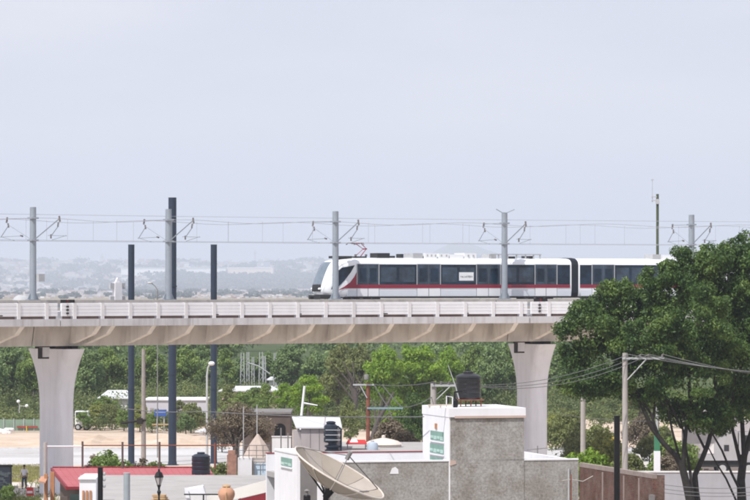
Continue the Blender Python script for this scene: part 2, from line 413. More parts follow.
    # sealed joints: dark cover plates on the plinth and a dotted strip of bolts down the parapet
for pxj, sp in ((68.5, 0), (540, 2)):
    pass
t = None
for k, (pxj, lab) in enumerate(((67.5, 'dark expansion joint cover on the left part of the viaduct plinth'), (540.5, 'dark expansion joint cover on the viaduct plinth beside the big tree'))):
    a = A_of(pxj, .3)
    t = thing('joint_cover', lab, 'joint cover', V(a, .3, ZPL), group='joint covers on the plinth')
    for d in (-.34, .34):
        vbox(MB(), a + d - .26, a + d + .26, .27, .34, ZPL - .2, ZPL + .03).build('cover_plate', mDARK, t)
    vbox(MB(), a - .06, a + .06, .27, .32, ZPL - .2, ZPL + .02).build('seal_strip', mREDD, t)
for k, (pxj, lab) in enumerate(((68, 'vertical row of dark drain holes in the parapet above left pier'), (540, 'vertical row of dark drain holes in the parapet above right pier'))):
    a = A_of(pxj, HW); mb = MB()
    t = thing('drain_strip', lab, 'drain strip', V(a, HW, ZP_B), group='drain strips on the parapet')
    vbox(MB(), a - .05, a + .05, 5.505, 5.53, ZP_B, ZP_T - .02).build('strip', mSLAB, t)
    for z in (13.12, 13.36, 13.60):
        vbox(MB(), a - .11, a + .11, 5.532, 5.57, z, z + .12).build('drain_hole', mDARK, t)
mb = MB()
for k, px in enumerate((1, 217, 300, 386, 467)):
    a = A_of(px, HW)
    lab = ['first small dark bracket plate on parapet at left frame edge', 'small dark bracket plate on parapet right of the dark blue columns', 'small dark bracket plate on parapet left of the train nose', 'small dark bracket plate on parapet below the train pantograph', 'small dark bracket plate on parapet below the white train notice'][k]
    tag(vbox(MB(), a - .2, a + .2, 5.505, 5.53, 13.0, 13.07).build('bracket_plate', mDARK), lab, 'bracket plate', 'dark plates on the parapet')

# ------------------------------------------------------------------ piers
def pier(px, lab):
    a = A_of(px); c = V(a, 0, 0)
    t = thing('concrete_pier', lab, 'pier', c, group='flared concrete piers')
    def ring(z):
        k = max(0.0, (z - 6.6) / (10.56 - 6.6)); hw = 1.28 + 1.4 * k ** 2.1; hl = .82 + .06 * k
        pts = []
        for sx, sy in ((1, 1), (-1, 1), (-1, -1), (1, -1)):
            for j in range(5):
                an = {(1, 1): 0, (-1, 1): PI / 2, (-1, -1): PI, (1, -1): 1.5 * PI}[(sx, sy)] + j * PI / 8
                r = .42
                pts.append(V(a + sx * (hl - r) + r * math.cos(an), sy * (hw - r) + r * math.sin(an), z))
        return pts
    zs = [-.3, 2, 4, 6.6] + [6.6 + (10.56 - 6.6) * i / 12 for i in range(1, 13)]
    MB().loft([ring(z) for z in zs]).build('shaft', mPIER, t, smooth=50)
    for da in (-.45, .45):
        for n in (-1.35, 1.35):
            vbox(MB(), a + da - .3, a + da + .3, n - .35, n + .35, 10.562, ZG_B - .006).build('bearing', mDARK, t)
    ak = A_of(px - 13.2, 2.75)
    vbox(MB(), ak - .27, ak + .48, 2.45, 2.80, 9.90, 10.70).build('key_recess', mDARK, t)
    vbox(MB(), ak - .12, ak + .49, 2.44, 2.84, 10.02, 10.72).build('shear_key', mSLAB, t)
    return t
pier(56.5, 'flared white concrete pier at left rising behind the red roofed house')
pier(532, 'flared white concrete pier at right behind the rough block tower')

# ------------------------------------------------------------------ overhead line masts
def mast(px, lab, box=False, horns=False):
    a = A_of(px); b = V(a, 0, ZPL)
    t = thing('catenary_mast', lab, 'mast', b, group='grey masts of the overhead line')
    r = .25
    MB().tube([V(a, 0, ZPL + .05), V(a, 0, 20.85)], [r, r * .92], 12).build('pole', mSTEEL, t, smooth=40)
    vbox(MB(), a - .5, a + .5, -.24, .24, ZPL, ZPL + .05).build('base_plate', mSTEEL, t)
    for d in (-1, 1):
        MB().prism([V(a + d * .24, .03, ZPL + .05), V(a + d * .5, .03, ZPL + .05), V(a + d * .24, .03, ZPL + .55)], V(a, -.03, 0) - V(a, .03, 0)).build('gusset', mSTEEL, t)
    for sg in (1, -1):
        cl = MB(); tip = V(a, sg * 3.5, 20.05)
        if sg < 0:
            cl.tube([V(a, 0, 20.05), tip], .03, 6)
        root = cl.build('top_tie', mSTEEL, t) if cl.v else None
        MB().tube([V(a, sg * .1, 18.45), V(a, sg * 3.45, 20.0)] if sg > 0 else [V(a, sg * .1, 18.45), V(a, sg * 3.2, 19.6)], .04 if sg > 0 else .022, 6).build('bracket_tube', mSTEEL, t)
        MB().tube([V(a, sg * 3.35, 20.15), V(a, sg * 3.45, 19.75)], .075, 6).build('insulator', mINS, t)
        MB().tube([V(a, sg * 3.5, 20.0), V(a, sg * 3.2, 19.4), V(a, sg * 2.35, 18.75)] if sg > 0 else [V(a, sg * 3.45, 20.0), V(a, sg * 3.25, 19.5), V(a, sg * 4.2, 18.7)], .032, 6).build('drop_tube', mSTEEL, t)
        MB().tube([V(a, sg * 3.25, 19.7), V(a, sg * 3.18, 19.4)], .065, 6).build('insulator', mINS, t)
        MB().tube([V(a, sg * (1.9 if sg > 0 else 1.4), 18.78), V(a, sg * 4.3, 18.72)], .024, 6).build('registration_arm', mSTEEL, t)
        MB().tube([V(a, sg * 2.3, 18.85), V(a, sg * 2.3, 18.55)] if sg > 0 else [V(a, sg * 1.6, 18.8), V(a, sg * 1.35, 18.75)], .065, 6).build('insulator', mINS, t)
        MB().tube([V(a, sg * 4.25, 18.75), V(a, sg * 2.4, 18.44)], .022, 5).build('steady_arm', mSTEEL, t)
    for z in (18.45, 20.05):
        vbox(MB(), a - .3, a + .3, -.3, .3, z - .06, z + .06).build('clamp', mSTEEL, t)
    if box:
        vbox(MB(), a + .1, a + .62, .27, .6, 15.45, 16.0).build('switch_box', mSILV, t)
    if horns:
        MB().tube([V(a - .75, 0, 21.15), V(a - .2, 0, 20.88), V(a + .2, 0, 20.88), V(a + .9, 0, 21.15)], .035, 5).build('bird_deterrent', mSTEEL, t)
mast(33, 'grey steel catenary mast at far left carrying a small switch box', box=True)
mast(168.5, 'grey steel catenary mast directly in front of the tallest dark column')
mast(335.5, 'grey steel catenary mast crossing the slanted nose of the train')
mast(504.5, 'grey steel catenary mast with curved wire horns on top before train windows', horns=True)
mast(691.5, 'grey steel catenary mast rising from behind the big leafy tree')
for sg, lab in ((1, 'overhead contact line of the near track with droppers'), (-1, 'overhead contact line of the far track above the train')):
    t = thing('overhead_line', lab, 'overhead wire', V(0, sg * 2.5, 18.4), group='overhead lines of the two tracks')
    for z, nm, sag in ((20.02, 'messenger_wire', .12), (18.42, 'contact_wire', .0)):
        pts = [V(-45 + i * 1.5, sg * 2.45, z - sag * (1 + math.sin(i * .75))) for i in range(112)]
        MB().tube(pts, .017, 5).build(nm, mWIRE, t)
    if sg > 0:
        MB().tube([V(-45 + i * 2.0, -.1, 20.32) for i in range(84)], .015, 5).build('feeder_wire', mWIRE, t)
    for a in np.arange(-38, 118, 4.3):
        a += random.uniform(-.9, .9)
        MB().tube([V(a, sg * 2.45, 18.42), V(a, sg * 2.45, 19.95)], .010, 4).build('dropper', mWIRE, t)

# signal cabinet post and lamp behind the far parapet
a = A_of(113, -5)
t = thing('signal_post', 'pale signal post with dark side lamps standing beside the viaduct plinth', 'signal', V(a, -4.4, 13.0))
vbox(MB(), a - .3, a + .3, -4.6, -4.2, 13.0, 15.4).build('post', mPOST, t)
MB().prism([V(a - .18, -4.5, 15.402), V(a + .18, -4.5, 15.402), V(a, -4.5, 15.75)], V(a, -4.3, 0) - V(a, -4.5, 0)).build('cap', mPOST, t)
for d in (-.48, .48):
    for z in (13.9, 14.9): vbox(MB(), a + d - .17, a + d + .17, -4.5, -4.3, z, z + .45).build('lamp', mSILV, t)
a = A_of(18.5, -5)
t = MB().ball(V(a, -4.6, 13.75), (.75, .6, .75), 14, 8).lathe(V(a, -4.6, 13.0), [(.5, 0), (.5, .4), (.3, .5)], 12)
tag(t.build('equipment_dome', mSILV, None, smooth=True), 'grey domed equipment cover on the viaduct at far left', 'equipment cover')

# ------------------------------------------------------------------ train
class Car:
    def __init__(s, px0, px1=None, length=None):
        s.a0 = A_of(px0, -1.0)
        s.p0 = V(s.a0, -2.4, 0)
        if px1: s.a1 = A_of(px1, -1.0)
        else: s.a1 = s.a0 + length
        p1 = V(s.a1, -2.4, 0)
        d = (p1 - s.p0); s.L = d.length; s.ux = d.normalized(); s.uy = Vector((-s.ux.y, s.ux.x, 0))
        s.rz = math.atan2(s.ux.y, s.ux.x)
    def w(s, x, y, z): return s.p0 + s.ux * x + s.uy * y + Vector((0, 0, z))
    def lx(s, px, y=-1.36):
        k = (px - 375) / F
        o = s.p0 + s.uy * y
        return (k * o.y - o.x) / (s.ux.x - k * s.ux.y)
    def sz(s, px, py, y=-1.36):
        p = s.w(s.lx(px, y), y, 0); return Z(py, p.y)

ZB, ZR = 14.28, 17.32
train = None
c1 = Car(322.6, 571.0)
ZQ = lambda f: ZB + f
def section_levels():
    # z above skirt, front x, half width
    return [(0.0, .55, 1.24), (.18, .15, 1.30), (.45, .0, 1.34), (.85, .03, 1.35), (1.0, .08, 1.35), (1.45, .24, 1.35), (1.9, .43, 1.35), (2.3, .63, 1.345), (2.58, .82, 1.33), (2.75, 1.10, 1.27), (2.88, 1.55, 1.12), (2.98, 2.3, .85), (3.03, 3.2, .45)]
YS = [-1, -1, -.985, -.94, -.86, -.72, -.5, -.25, 0, .25, .5, .72, .86, .94, .985, 1, 1]
XF = [None, 1.9, 1.35, 1.0, .75, .52, .28, .07, 0, .07, .28, .52, .75, 1.0, 1.35, 1.9, None]
def plan(z, x0, hw, L, grow=0.0, i0=0, i1=len(YS)):
    out = []
    for i in range(i0, i1):
        x = L if XF[i] is None else x0 + XF[i] - grow
        out.append((x, YS[i] * (hw + grow), z))
    return out
LV = section_levels()
t = thing('train', 'white articulated metro train with red stripe and dark windows on the viaduct', 'train', c1.w(0, 0, 13.76), c1.rz)
TR = t
MB().loft([[c1.w(*p) for p in plan(ZB + z, x0, hw, c1.L)] for z, x0, hw in LV]).build('cab_car_body', mTWHITE, t, smooth=35)
def front_patch(z0, z1, i0, i1, grow, name, m, parent):
    rows = [(z, x0, hw) for z, x0, hw in LV]
    zs = sorted(set([z0, z1] + [z for z, _, _ in rows if z0 < z < z1]))
    R = []
    for z in zs:
        x0 = np.interp(z, [r[0] for r in rows], [r[1] for r in rows]); hw = np.interp(z, [r[0] for r in rows], [r[2] for r in rows])
        R.append(([c1.w(*p) for p in plan(ZB + z, x0, hw, c1.L, grow, i0, i1)], [c1.w(*p) for p in plan(ZB + z, x0 + .05, hw, c1.L, -.01, i0, i1)]))
    mb = MB(); n = i1 - i0
    vs = [p for o, i in R for p in o] + [p for o, i in R for p in i]; off = len(R) * n; fs = []
    for r in range(len(R) - 1):
        for k in range(n - 1):
            q = (r * n + k, r * n + k + 1, (r + 1) * n + k + 1, (r + 1) * n + k)
            fs.append(q); fs.append(tuple(off + j for j in q[::-1]))
    for r in range(len(R) - 1):
        for k in (0, n - 1): fs.append((r * n + k, (r + 1) * n + k, off + (r + 1) * n + k, off + r * n + k))
    for k in range(n - 1):
        for r in (0, len(R) - 1): fs.append((r * n + k, r * n + k + 1, off + r * n + k + 1, off + r * n + k))
    return mb.add(vs, fs).build(name, m, parent, smooth=35)
mWSH = mat('train_windscreen_glass', (.16, .20, .24), .12, .2, 1.5, spec=.7)
front_patch(.98, 2.70, 6, 11, .02, 'windscreen', mWSH, t)
front_patch(.42, .96, 6, 11, .022, 'front_mask', mTDARK, t)
for s_ in (-1, 1):
    MB().ball(c1.w(.24, s_ * .60, ZB + .62), (.14, .14, .10), 10, 6).build('headlight', mLAMPG, t, smooth=True)
MB().tube([c1.w(.6, 0, ZB - .02), c1.w(-.35, 0, ZB - .02)], .16, 8).build('coupler', mTDARK, t)
MB().prism([c1.w(.1, -1.0, ZB - .16), c1.w(-.1, 0, ZB - .16), c1.w(.1, 1.0, ZB - .16), c1.w(1.4, 1.2, ZB - .16), c1.w(1.4, -1.2, ZB - .16)], (0, 0, .3)).build('bumper', mTDARK, t)

def side_poly(car, pts, d0, d1, name, m, parent, both=True, zf=None):
    """polygon given in photograph px, lifted on to the side of the car; d0..d1 proud of the side"""
    q = [(car.lx(px), car.sz(px, py)) for px, py in pts]
    o = None
    for sg in ((-1, 1) if both else (-1,)):
        poly = [car.w(x, sg * (1.35 + d0), z) for x, z in q]
        ob = MB().prism(poly, car.uy * sg * (d1 - d0)).build(name, m, parent)
        if sg < 0: o = ob
    return o
def rect(car, x0, x1, z0, z1, d0, d1, name, m, parent):
    o = None
    for sg in (-1, 1):
        poly = [car.w(x0, sg * (1.35 + d0), z0), car.w(x1, sg * (1.35 + d0), z0), car.w(x1, sg * (1.35 + d0), z1), car.w(x0, sg * (1.35 + d0), z1)]
        ob = MB().prism(poly, car.uy * sg * (d1 - d0)).build(name, m, parent)
        if sg < 0: o = ob
    return o
ZW0, ZW1, ZST = 15.23, 16.80, 14.97
mDOORF = mat('train_door_frame', (.10, .12, .15), .4, .1)
def dress(car, wins, doors, stripe_pts, parent, x_end, skirt0, band):
    rect(car, car.lx(band[0]), car.lx(band[1]), ZW0, ZW1, 0, .009, 'window_band', mGLASS, parent)
    for p0, p1 in wins:
        rect(car, car.lx(p0) + .02, car.lx(p1) - .02, ZW0 + .06, ZW1 - .05, .0092, .010, 'window', mGLASS, parent)
        x0, x1 = car.lx(p0), car.lx(p1)
        if x1 - x0 > 1.6:      # window panes seen a little lighter than the band around them
            n = max(1, int((x1 - x0) / 1.3)); pw = (x1 - x0) / n
            for k in range(n):
                rect(car, x0 + k * pw + .12, x0 + (k + 1) * pw - .12, ZW0 + .2, ZW1 - .22, .010, .014, 'window_pane', mDOORG, parent)
    for p0, p1 in doors:
        x0, x1 = car.lx(p0), car.lx(p1); xm = (x0 + x1) / 2
        rect(car, x0 + .012, x1 - .012, ZB + .05, ZST - .002, .008, .012, 'door', mTWHITE, parent)
        rect(car, x0 + .012, x1 - .012, ZST, ZW1 + .03, .0105, .012, 'door_frame', mDOORF, parent)
        for xx in (x0, x1): rect(car, xx - .035, xx + .035, ZW0, ZW1 + .03, .0105, .019, 'door_post', mSILV, parent)
        for u, v in ((x0 + .06, xm - .02), (xm + .02, x1 - .06)):
            rect(car, u, v, ZW0 + .01, ZW1 - .03, .012, .018, 'door_glass', mDOORG, parent)
            rect(car, u + .14, v - .14, ZW0 + .22, ZW1 - .3, .018, .021, 'door_window', mGLASS, parent)
        rect(car, xm - .018, xm + .018, ZB + .05, ZST, .012, .016, 'door_gap', mTDARK, parent)
        for xx in (x0, x1): rect(car, xx - .012, xx + .012, ZB + .05, ZST, 0, .013, 'door_gap', mTDARK, parent)
    side_poly(car, stripe_pts, .019, .024, 'red_stripe', mTRED, parent)
    rect(car, skirt0, x_end, ZB - .10, ZB + .02, -.06, -.02, 'underframe', mTDARK, parent)
    rect(car, skirt0 + .2, x_end - .05, ZB + .05, ZST - .18, .0, .008, 'skirt_panel', mTSKIRT, parent)
yS0, yS1 = 284.7, 287.8
dress(c1, [(379.5, 416.2), (441, 476), (501, 534.5), (557.5, 569)], [(357, 379), (417, 440.5), (476.5, 500.5), (535, 557)],
      [(337.5, 290.5), (344, 286.8), (350, 282.5), (354, 277.2), (356.6, 272.3), (356.6, yS0), (570, yS0), (570, yS1), (345, yS1 + .6)], t, c1.L, c1.lx(345), (356.8, 570))
side_poly(c1, [(331, 289.5), (334, 281), (338.5, 270.5), (342, 267.6), (354.8, 265.2), (351, 272), (345, 280), (339, 286.3), (335, 289.3)], .0, .015, 'driver_window', mGLASS, t)
side_poly(c1, [(357 - 1.6, 275), (356.8, 271.5), (356.8, 284.5), (352.5, 284.5)], .0, .012, 'window', mGLASS, t)
for s_ in (-1,):
    q = [c1.lx(459), c1.lx(473.5)]
    z0, z1 = c1.sz(466, 280.6), c1.sz(466, 272.3)
    nb = MB().prism([c1.w(q[0], -1.372, z0), c1.w(q[1], -1.372, z0), c1.w(q[1], -1.372, z1), c1.w(q[0], -1.372, z1)], c1.uy * -.012).build('notice', mTWHITE, t, label='white rectangular notice stuck on the window band')
    rr = random.Random(3)
    x = q[0] + .12; mb = MB(); zm = (z0 + z1) / 2 - .02
    while x < q[1] - .16:
        wd = rr.uniform(.05, .085); hh = rr.uniform(.05, .075)
        y0 = -1.386
        def g(u0, u1, v0, v1): mb.prism([c1.w(u0, y0, v0), c1.w(u1, y0, v0), c1.w(u1, y0, v1), c1.w(u0, y0, v1)], c1.uy * -.004)
        g(x, x + .022, zm - hh, zm + hh)
        if rr.random() < .7: g(x + .023, x + wd, zm + hh - .025, zm + hh)
        if rr.random() < .6: g(x + .023, x + wd, zm - hh, zm - hh + .025)
        if rr.random() < .5: g(x + wd + .001, x + wd + .02, zm - hh, zm + hh)
        x += wd + .045
    mb.build('lettering', mTDARK, nb)
# roof fairing, racks, boxes, pantograph
def rbox(car, p0, p1, y0, y1, z0, z1, name, m):
    x0, x1 = car.lx(p0), car.lx(p1)
    mb = MB().box(x0, x1, y0, y1, z0, z1, car.w); return mb.build(name, m, TR)
rbox(c1, 341, 356, -.7, .7, ZR - .06, ZR + .12, 'antenna_plate', mTDARK)
rbox(c1, 382, 394.5, -.6, .6, ZR - .06, ZR + .36, 'roof_box', mTDARK)
rbox(c1, 399, 401, -.4, .4, ZR - .06, ZR + .15, 'roof_box', mTDARK)
rbox(c1, 407, 409.5, -.4, .4, ZR - .06, ZR + .30, 'roof_box', mTDARK)
rbox(c1, 417, 426.5, -.75, .75, ZR - .06, ZR + .36, 'roof_box', mSILV)
rbox(c1, 428, 440, -.85, .85, ZR - .06, ZR + .36, 'air_conditioner', mTWHITE)
rbox(c1, 442, 452, -.85, .85, ZR - .06, ZR + .34, 'air_conditioner', mTWHITE)
rbox(c1, 453, 467, -.8, .8, ZR - .06, ZR + .28, 'air_conditioner', mTWHITE)
rbox(c1, 468, 480, -.8, .8, ZR - .06, ZR + .38, 'air_conditioner', mTWHITE)
for k, p in enumerate((430, 434, 438, 444, 449, 471, 476)): rbox(c1, p, p + 1.4, -.86, -.8, ZR + .1, ZR + .26, 'grille', mSILV)
rbox(c1, 494, 545, -.8, -.72, ZR + .26, ZR + .34, 'rack_rail', mSILV)
for p in (494.5, 502, 511, 520, 529, 537, 543.5): rbox(c1, p, p + 1.0, -.78, -.7, ZR - .06, ZR + .258, 'rack_post', mSILV)
rbox(c1, 494, 501, -.6, .6, ZR - .06, ZR + .32, 'resistor_box', mSILV)
rbox(c1, 514, 520, -.6, .6, ZR - .06, ZR + .14, 'resistor_box', mTDARK)
rbox(c1, 534, 539, -.6, .6, ZR - .06, ZR + .18, 'resistor_box', mTDARK)
xa, xk, xt0, xt1 = c1.lx(367.5), c1.lx(373), c1.lx(357), c1.lx(369)
pn = MB()
for y in (-.45, .45): pn.tube([c1.w(xa - .1, y, ZR + .12), c1.w(xk, y * .6, ZR + .68), c1.w((xt0 + xt1) / 2 + .35, y, ZR + 1.08)], .035, 6)
pn.tube([c1.w(xk, -.3, ZR + .68), c1.w(xk, .3, ZR + .68)], .06, 6)
pn.build('pantograph_arm', mTRED, t)
MB().tube([c1.w(xt0 + .2, -.8, ZR + 1.02), c1.w(xt0 + .25, -.6, ZR + 1.12), c1.w(xt0 + .25, .6, ZR + 1.12), c1.w(xt0 + .2, .8, ZR + 1.02)], .04, 6).build('collector_strip', mINS, t)
MB().tube([c1.w(xt1 - .15, -.8, ZR + 1.02), c1.w(xt1 - .1, -.6, ZR + 1.12), c1.w(xt1 - .1, .6, ZR + 1.12), c1.w(xt1 - .15, .8, ZR + 1.02)], .04, 6).build('collector_strip', mINS, t)
MB().tube([c1.w(xt0 + .25, 0, ZR + 1.08), c1.w(xt1 - .1, 0, ZR + 1.08)], .03, 6).build('collector_frame', mTRED, t)
rbox(c1, 360, 372, -.5, .5, ZR - .02, ZR + .10, 'pantograph_base', mTDARK)
for p in (360.5, 371): rbox(c1, p, p + 1.2, -.55, -.35, ZR + .102, ZR + .26, 'insulator', mINS)
def bogie(car, x):
    b = MB().box(x - 1.1, x + 1.1, -1.0, 1.0, 13.98, ZB - .12, car.w).build('bogie', mTDARK, TR)
    for dx in (-.9, .9):
        for y in (-.75, .75):
            MB().tube([car.w(x + dx, y - .06, 14.11), car.w(x + dx, y + .06, 14.11)], .34, 16).build('wheel', mSTEEL, b)
bogie(c1, 4.2); bogie(c1, c1.L - 2.6)
# second car
c2 = Car(579.5, None, 19.5)
pr2 = [(-1.24, 0), (-1.34, .3), (-1.35, .6), (-1.35, 2.5), (-1.27, 2.75), (-1.1, 2.88), (-.8, 2.98), (0, 3.04), (.8, 2.98), (1.1, 2.88), (1.27, 2.75), (1.35, 2.5), (1.35, .6), (1.34, .3), (1.24, 0)]
MB().loft([[c2.w(x, y, ZB + z) for y, z in pr2] for x in (0, c2.L)]).build('middle_car_body', mTWHITE, t, smooth=35)
e2 = c2.lx(700)
dress(c2, [(580.5, 591.5), (615, 661), (684, 715)], [(592, 614.5), (661.5, 683.5)], [(580, yS0), (715, yS0), (715, yS1), (580, yS1)], t, c2.L, 0, (580, 715))
rbox(c2, 656, 664, -.8, .8, ZR - .06, ZR + .34, 'air_conditioner', mSILV)
rbox(c2, 667, 690, -.8, .8, ZR - .06, ZR + .3, 'air_conditioner', mTWHITE)
bogie(c2, 2.4); bogie(c2, c2.L - 2.6)
g0, g1 = c1.w(c1.L, 0, 0), c2.w(0, 0, 0)
rings = []
nb = 13
for i in range(nb):
    f = i / (nb - 1); c = g0.lerp(g1, f); uy = c1.uy.lerp(c2.uy, f); k = 1.0 if i % 2 else .965
    rings.append([c + uy * (y * k * 1.0) + Vector((0, 0, ZB + .02 + z * (1.01 if i % 2 else .985))) for y, z in pr2])
MB().loft(rings).build('bellows', mBELLOW, t)

# ------------------------------------------------------------------ dark columns and poles behind / around the viaduct
def column(px, ytop, D, r, lab, base=True):
    c = Vector((X(px, D), D, 0))
    t = thing('steel_column', lab, 'column', c, group='dark blue steel columns behind the viaduct')
    MB().tube([c, c + Vector((0, 0, Z(ytop, D)))], r, 16).build('shaft', mNAVY, t, smooth=40)
    MB().lathe(c, [(r * 1.6, 0), (r * 1.6, .08), (r * 1.12, .10), (r * 1.05, .3)], 8).build('base_flange', mNAVY, t)
    for f in (.34, .67):
        zf = Z(ytop, D) * f
        MB().lathe(c + Vector((0, 0, zf)), [(r * 1.02, -.06), (r * 1.12, -.05), (r * 1.12, .05), (r * 1.02, .06)], 16).build('splice_ring', mNAVY, t)
    MB().lathe(c + Vector((0, 0, Z(ytop, D) + .002)), [(r * 1.04, 0), (r * 1.04, .04)], 16).build('cap_plate', mNAVY, t)
column(131.3, 245, 318, .27, 'dark blue steel column, leftmost of the three behind the viaduct')
column(172.4, 198, 316, .34, 'tallest dark blue steel column, right behind a grey mast')
column(213.8, 245, 319, .27, 'dark blue steel column right of the tall one, behind white street lamp')

def round_tank(c, r, h, m, name, lab, cat='water tank', seg=28, ribs=4):
    t = thing(name, lab, cat, c)
    prof = [(r * .97, 0), (r, .03)]
    for k in range(ribs):
        z0 = .06 + (h * .72) * k / ribs; z1 = .06 + (h * .72) * (k + 1) / ribs
        prof += [(r, z0 + .03), (r, z1 - .05), (r * .955, z1 - .03), (r * .955, z1 - .012)]
    zt = .06 + h * .72
    prof += [(r, zt + .02), (r * .98, zt + .08), (r * .72, h * .90), (r * .45, h * .93)]
    MB().lathe(c, prof, seg).build('tank_body', m, t, smooth=40)
    MB().lathe(c + Vector((0, 0, h * .932)), [(r * .42, 0), (r * .42, h * .05), (r * .38, h * .068)], seg).build('lid', m, t, smooth=40)
    return t

# ------------------------------------------------------------------ building with tower (rough block walls, white trim)
PHI = math.radians(14)
BU = Vector((math.cos(PHI), math.sin(PHI), 0)); BV = Vector((-math.sin(PHI), math.cos(PHI), 0))
BO = Vector((X(449, 175), 175, 0))
def bl(u, v, z): return BO + BU * u + BV * v + Vector((0, 0, z))
def bu(px, v=0.0):
    k = (px - 375) / F; o = BO + BV * v
    return (k * o.y - o.x) / (BU.x - k * BU.y)
def bz(px, py, v=0.0): return Z(py, bl(bu(px, v), v, 0).y)
u_l, u_t0, u_t1, u_r = bu(297), 0.0, bu(524), bu(578.5)
zpar = bz(449, 461.5); zroof = zpar - .85; DEP = 10.2
T = thing('block_building', 'rough grey block building with white trimmed tower and flat roof', 'building', BO, PHI)
MB().box(u_l + .8, u_r, .0, .2, 0, zpar, bl).build('front_wall', mSTUCCO, T)
MB().box(u_l + .8, u_r, -.03, .24, zpar + .002, zpar + .07, bl).build('coping', mWHITE, T)
MB().box(u_r - .2, u_r, .202, DEP, 0, zpar, bl).build('side_wall', mWHITE, T)
MB().box(u_l + .8, u_r, DEP + .002, DEP + .2, 0, zpar - .02, bl).build('rear_wall', mWHITE, T)
MB().box(u_l + .8, u_r - .202, .202, DEP, zroof - .25, zroof, bl).build('roof', mROOFF, T)
MB().box(u_l + .8, u_r - .2, DEP - .02, DEP + .26, zpar - .018, zpar + .03, bl).build('coping', mREDD, T)
# tower
zt0, zt1 = bz(449, 417.3), bz(449, 408.3); TD = 4.8
MB().box(u_t0, u_t1, -.03, .18, 0, zt0 - .002, bl).build('tower_front_wall', mSTUCCO, T)
tl = MB().box(u_t0 - .005, u_t0 + .2, .182, TD, 0, zt0 - .002, bl).build('tower_side_wall', mWHITE, T)
MB().box(u_t0 - .012, u_t0 + .05, -.034, .181, 0, zt0 - .002, bl).build('tower_corner', mWHITE, T)
MB().box(u_t1 - .2, u_t1, .182, TD, 0, zt0 - .002, bl).build('tower_side_wall', mWHITE, T)
MB().box(u_t0 + .202, u_t1 - .202, TD - .2, TD, 0, zt0 - .002, bl).build('tower_rear_wall', mWHITE, T)
MB().box(u_t0 - .03, u_t1 + .06, -.10, TD + .05, zt0, zt1, bl).build('tower_roof_slab', mWHITE, T)
MB().box(u_t0 + .25, u_t1 + .07, -.115, -.101, zt0 - .05, zt0 + .06, bl).build('slab_drip_edge', mPINK, T)
# windows on the white flank: v depth measured from px on the flank plane
def tv(px):
    k = (px - 375) / F; return (BO.x - k * BO.y) / (k * BV.y - BV.x)
def flank_z(px, py): return Z(py, bl(0, tv(px), 0).y)
def window(pxa, pxb, ya, yb, parent, uoff=0.0, vf=tv, zf=flank_z, nm=4):
    va, vb = vf(pxb), vf(pxa)
    za, zb = zf(pxb, yb), zf(pxb, ya)
    u0 = u_t0 + uoff
    wf = MB().box(u0 - .03, u0 - .007, va, vb, za, zb, bl).build('window', mGFRAME, parent)
    n = nm; dv = (vb - va) / n
    for k in range(n):
        MB().box(u0 - .04, u0 - .031, va + dv * k + .05, va + dv * (k + 1) - .05, za + .04 + .05 * (k % 2), zb - .22, bl).build('pane', mGWIN, wf)
    MB().box(u0 - .07, u0 - .007, va - .06, vb + .06, za - .09, za - .03, bl).build('window_sill', mWHITE, parent)
window(431, 444, 432.3, 441.6, T)
window(430.5, 444, 445.4, 454.6, T)
window(430.5, 443, 458.3, 463.5, T)
vE = tv(436.5)
MB().box(u_t0 - .05, u_t0 - .007, vE - .16, vE + .16, flank_z(436.5, 429), flank_z(436.5, 423.5), bl).build('vent', mOCHRE, T)
# left stair block
u_b0 = bu(297, -.3); 
zL = bz(297, 455.0, -.3)
def bl2(u, v, z): return bl(u, v - .3, z)
MB().box(u_b0, u_b0 + .15, 0, 4.8, 0, zL - .002, bl2).build('stair_block_side_wall', mWHITE, T)
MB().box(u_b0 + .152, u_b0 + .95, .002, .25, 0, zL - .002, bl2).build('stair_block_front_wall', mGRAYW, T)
MB().box(u_b0 + .952, u_b0 + 1.25, -.02, .29, 0, zL - .4, bl2).build('stair_block_pier', mWHITE, T)
MB().box(u_b0 - .03, u_b0 + .95, -.03, 4.83, zL, zL + .09, bl2).build('stair_block_coping', mWHITE, T)
def tv2(px):
    o = bl(u_b0, -.3, 0); k = (px - 375) / F; return (o.x - k * o.y) / (k * BV.y - BV.x) - .3
def fz2(px, py): return Z(py, bl(u_b0, tv2(px), 0).y)
window(281.5, 292, 459, 467.3, T, uoff=u_b0, vf=tv2, zf=fz2, nm=3)
# patches on the front wall
cx = bu(394); MB().prism([bl(cx - .2, -.02, bz(394, 474)), bl(cx + .22, -.02, bz(394, 474)), bl(cx + .2, -.02, bz(394, 469.5)), bl(cx + .06, -.02, bz(394, 467)), bl(cx - .1, -.02, bz(394, 468.5))], BV * .018).build('plaster_patch', mWHITE, T)
cx = bu(452); MB().prism([bl(cx - .12, -.05, bz(452, 466)), bl(cx + .2, -.05, bz(452, 464)), bl(cx + .18, -.05, bz(452, 461)), bl(cx - .1, -.05, bz(452, 460))], BV * .018).build('plaster_patch', mPINK, T)
MB().tube([bl(u_r - .5, -.06, 0), bl(u_r - .5, -.06, zpar - .4)], .045, 8).build('drain_pipe', mSILV, T)
